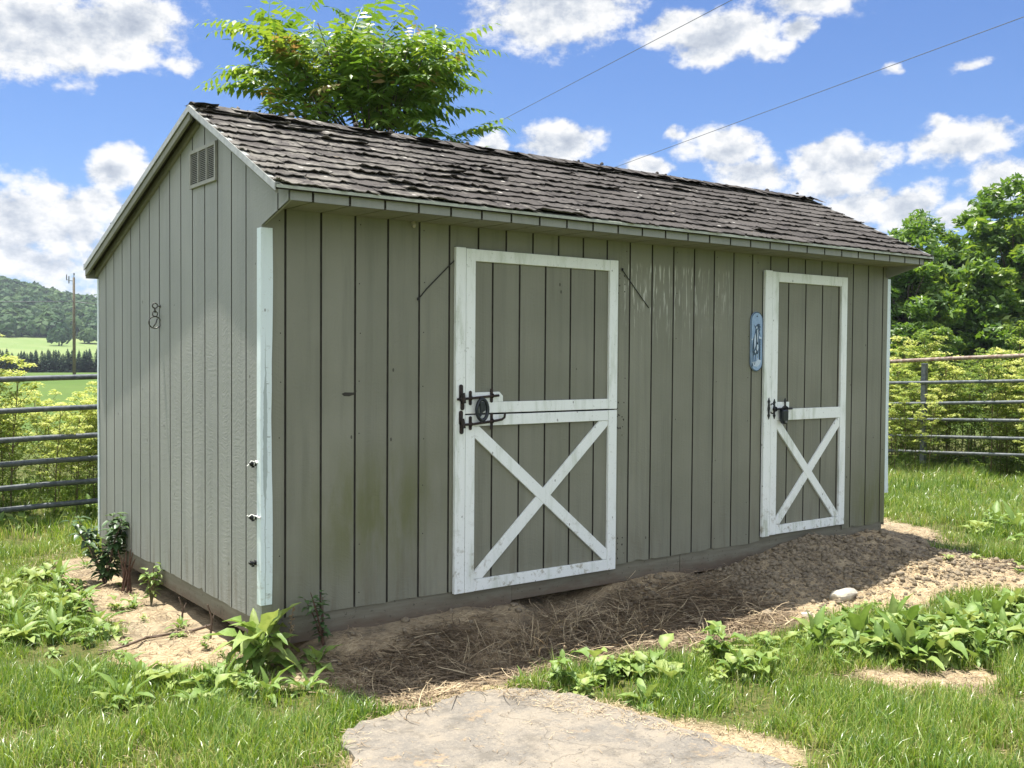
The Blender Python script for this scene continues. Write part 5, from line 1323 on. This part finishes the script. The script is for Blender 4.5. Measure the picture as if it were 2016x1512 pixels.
wv = nd(nt, 'ShaderNodeVectorMath', {0: nd(nt, 'ShaderNodeVectorMath', {0: wn, 1: (.5, .5, .5)}, operation='SUBTRACT').outputs[0], 1: (.07, .045, 0)}, operation='MULTIPLY').outputs[0]
aew = nd(nt, 'ShaderNodeVectorMath', {0: ae, 1: wv}, operation='ADD').outputs[0]
#CLOUDS: azimuth, elevation, half-width, half-height (radians), weight
CLOUDS = [(0.2033, 0.2731, 0.1281, 0.0463, 1.0), (0.2738, 0.296, 0.071, 0.037, 1.0), (0.2715, 0.2624, 0.0383, 0.0247, 0.8), (0.2724, 0.1627, 0.0313, 0.0234, 1.0), (0.2024, 0.1162, 0.0745, 0.0432, 1.0), (0.2476, 0.1144, 0.0435, 0.037, 0.9), (0.2022, 0.081, 0.0743, 0.0247, 0.7), (0.2625, 0.1309, 0.0249, 0.0185, 0.8), (0.6744, 0.3203, 0.0943, 0.0444, 1.1), (0.8265, 0.2946, 0.0967, 0.0383, 1.1), (0.8734, 0.2791, 0.0449, 0.0197, 0.8), (0.9229, 0.3206, 0.0845, 0.0296, 1.0), (0.9144, 0.2937, 0.0322, 0.0154, 0.7), (0.6901, 0.2073, 0.0473, 0.0222, 1.0), (0.7706, 0.1785, 0.047, 0.0197, 1.0), (0.842, 0.1907, 0.0534, 0.0296, 1.0), (0.8657, 0.1692, 0.0563, 0.0247, 0.8), (0.8014, 0.2094, 0.0158, 0.0093, 0.7), (0.9476, 0.1819, 0.0659, 0.0321, 1.0), (0.939, 0.1597, 0.0562, 0.0308, 0.8), (1.0483, 0.189, 0.0628, 0.0321, 1.0), (1.0208, 0.2105, 0.0139, 0.0154, 0.7), (0.9659, 0.1404, 0.0467, 0.0308, 0.9), (1.0157, 0.136, 0.0436, 0.0278, 1.0), (1.0536, 0.1232, 0.0373, 0.0185, 0.9), (1.0815, 0.1522, 0.0437, 0.037, 0.7), (0.6215, 0.2001, 0.0201, 0.0173, 0.9), (1.0449, 0.2593, 0.0287, 0.0074, 0.55), (0.9923, 0.2578, 0.0102, 0.0062, 0.5), (0.3236, 0.2618, 0.0255, 0.0086, 0.5), (0.2815, 0.0477, 0.1606, 0.0216, 0.5), (0.2019, 0.0322, 0.1235, 0.0247, 0.5)]
dens = None; rel = None
for (a, e, sa, se, wt) in CLOUDS:
    if a > .7: sa *= .80; se *= .80
    v = nd(nt, 'ShaderNodeVectorMath', {0: nd(nt, 'ShaderNodeVectorMath', {0: aew, 1: (a, e, 0)}, operation='SUBTRACT').outputs[0], 1: (1 / sa, 1 / se, 0)}, operation='MULTIPLY').outputs[0]
    ln = nd(nt, 'ShaderNodeVectorMath', {0: v}, operation='LENGTH').outputs['Value']
    dd = math_(nt, 'MULTIPLY', math_(nt, 'SUBTRACT', 1., ln), wt)
    dens = dd if dens is None else math_(nt, 'SMOOTH_MAX', dens, dd, .05)
# added clouds out of view; a bright bank on the gable side lights that wall
amb = noise(nt, scaled(nt, ae, (2.2, 4.5, 1)), 1, 3); away = smooth_rng(nt, math_(nt, 'ABSOLUTE', math_(nt, 'SUBTRACT', az, .64)), .62, .85)
dens = math_(nt, 'MAXIMUM', dens, math_(nt, 'SUBTRACT', math_(nt, 'MULTIPLY', math_(nt, 'SUBTRACT', math_(nt, 'MULTIPLY_ADD', smooth_rng(nt, vx, -.2, -.7), .3, amb), .48), 5.), math_(nt, 'MULTIPLY', math_(nt, 'SUBTRACT', 1., away), 6.)))
fb = noise(nt, scaled(nt, ae, (26, 36, 1)), 1, 7, .62); fb2 = noise(nt, scaled(nt, ae, (26, 36, 1), (-.12, -.55, 0)), 1, 7, .62)
dtot = math_(nt, 'ADD', dens, math_(nt, 'MULTIPLY', math_(nt, 'SUBTRACT', fb, .5), 1.7))
mask = smooth_rng(nt, dtot, -.02, .42)
shade = math_(nt, 'ADD', .80, math_(nt, 'MULTIPLY', math_(nt, 'SUBTRACT', fb, fb2), 1.5))
core = smooth_rng(nt, dtot, .35, 1.2)
shade = math_(nt, 'SUBTRACT', shade, math_(nt, 'MULTIPLY', core, .30))
cc = ramp(nt, shade, [(.30, (.40, .46, .57)), (.60, (.66, .71, .79)), (.86, (1.02, 1.02, 1.02))])
cl = nd(nt, 'ShaderNodeVectorMath', {0: cc, 'Scale': math_(nt, 'MULTIPLY_ADD', away, 4.2, 3.9)}, operation='SCALE').outputs[0]
skm = mixc(nt, mask, skyc, cl)
bg = nd(nt, 'ShaderNodeBackground', {'Color': skm, 'Strength': .116}); nt.links.new(bg.outputs[0], out.inputs[0])

S.view_settings.view_transform = 'Standard'; S.view_settings.look = 'None'; S.view_settings.exposure = 1.13; S.view_settings.gamma = 1; S.view_settings.use_curve_mapping = False
S.render.engine = 'CYCLES'; S.cycles.max_bounces = 8; S.cycles.diffuse_bounces = 4; S.cycles.transmission_bounces = 4; S.cycles.use_denoising = True
S.cycles.sample_clamp_indirect = 6

b = MB(); b.box((-2600, -2600, -8), (2600, 2600, 80))
m, nt, out = new_mat('air'); v = nd(nt, 'ShaderNodeVolumePrincipled', {'Color': (.80, .88, 1., 1), 'Density': .0002, 'Anisotropy': .2}); nt.links.new(v.outputs[0], out.inputs['Volume'])
tag(b.build('haze', m), 'thin blue summer haze over the valley', 'haze', kind='stuff')
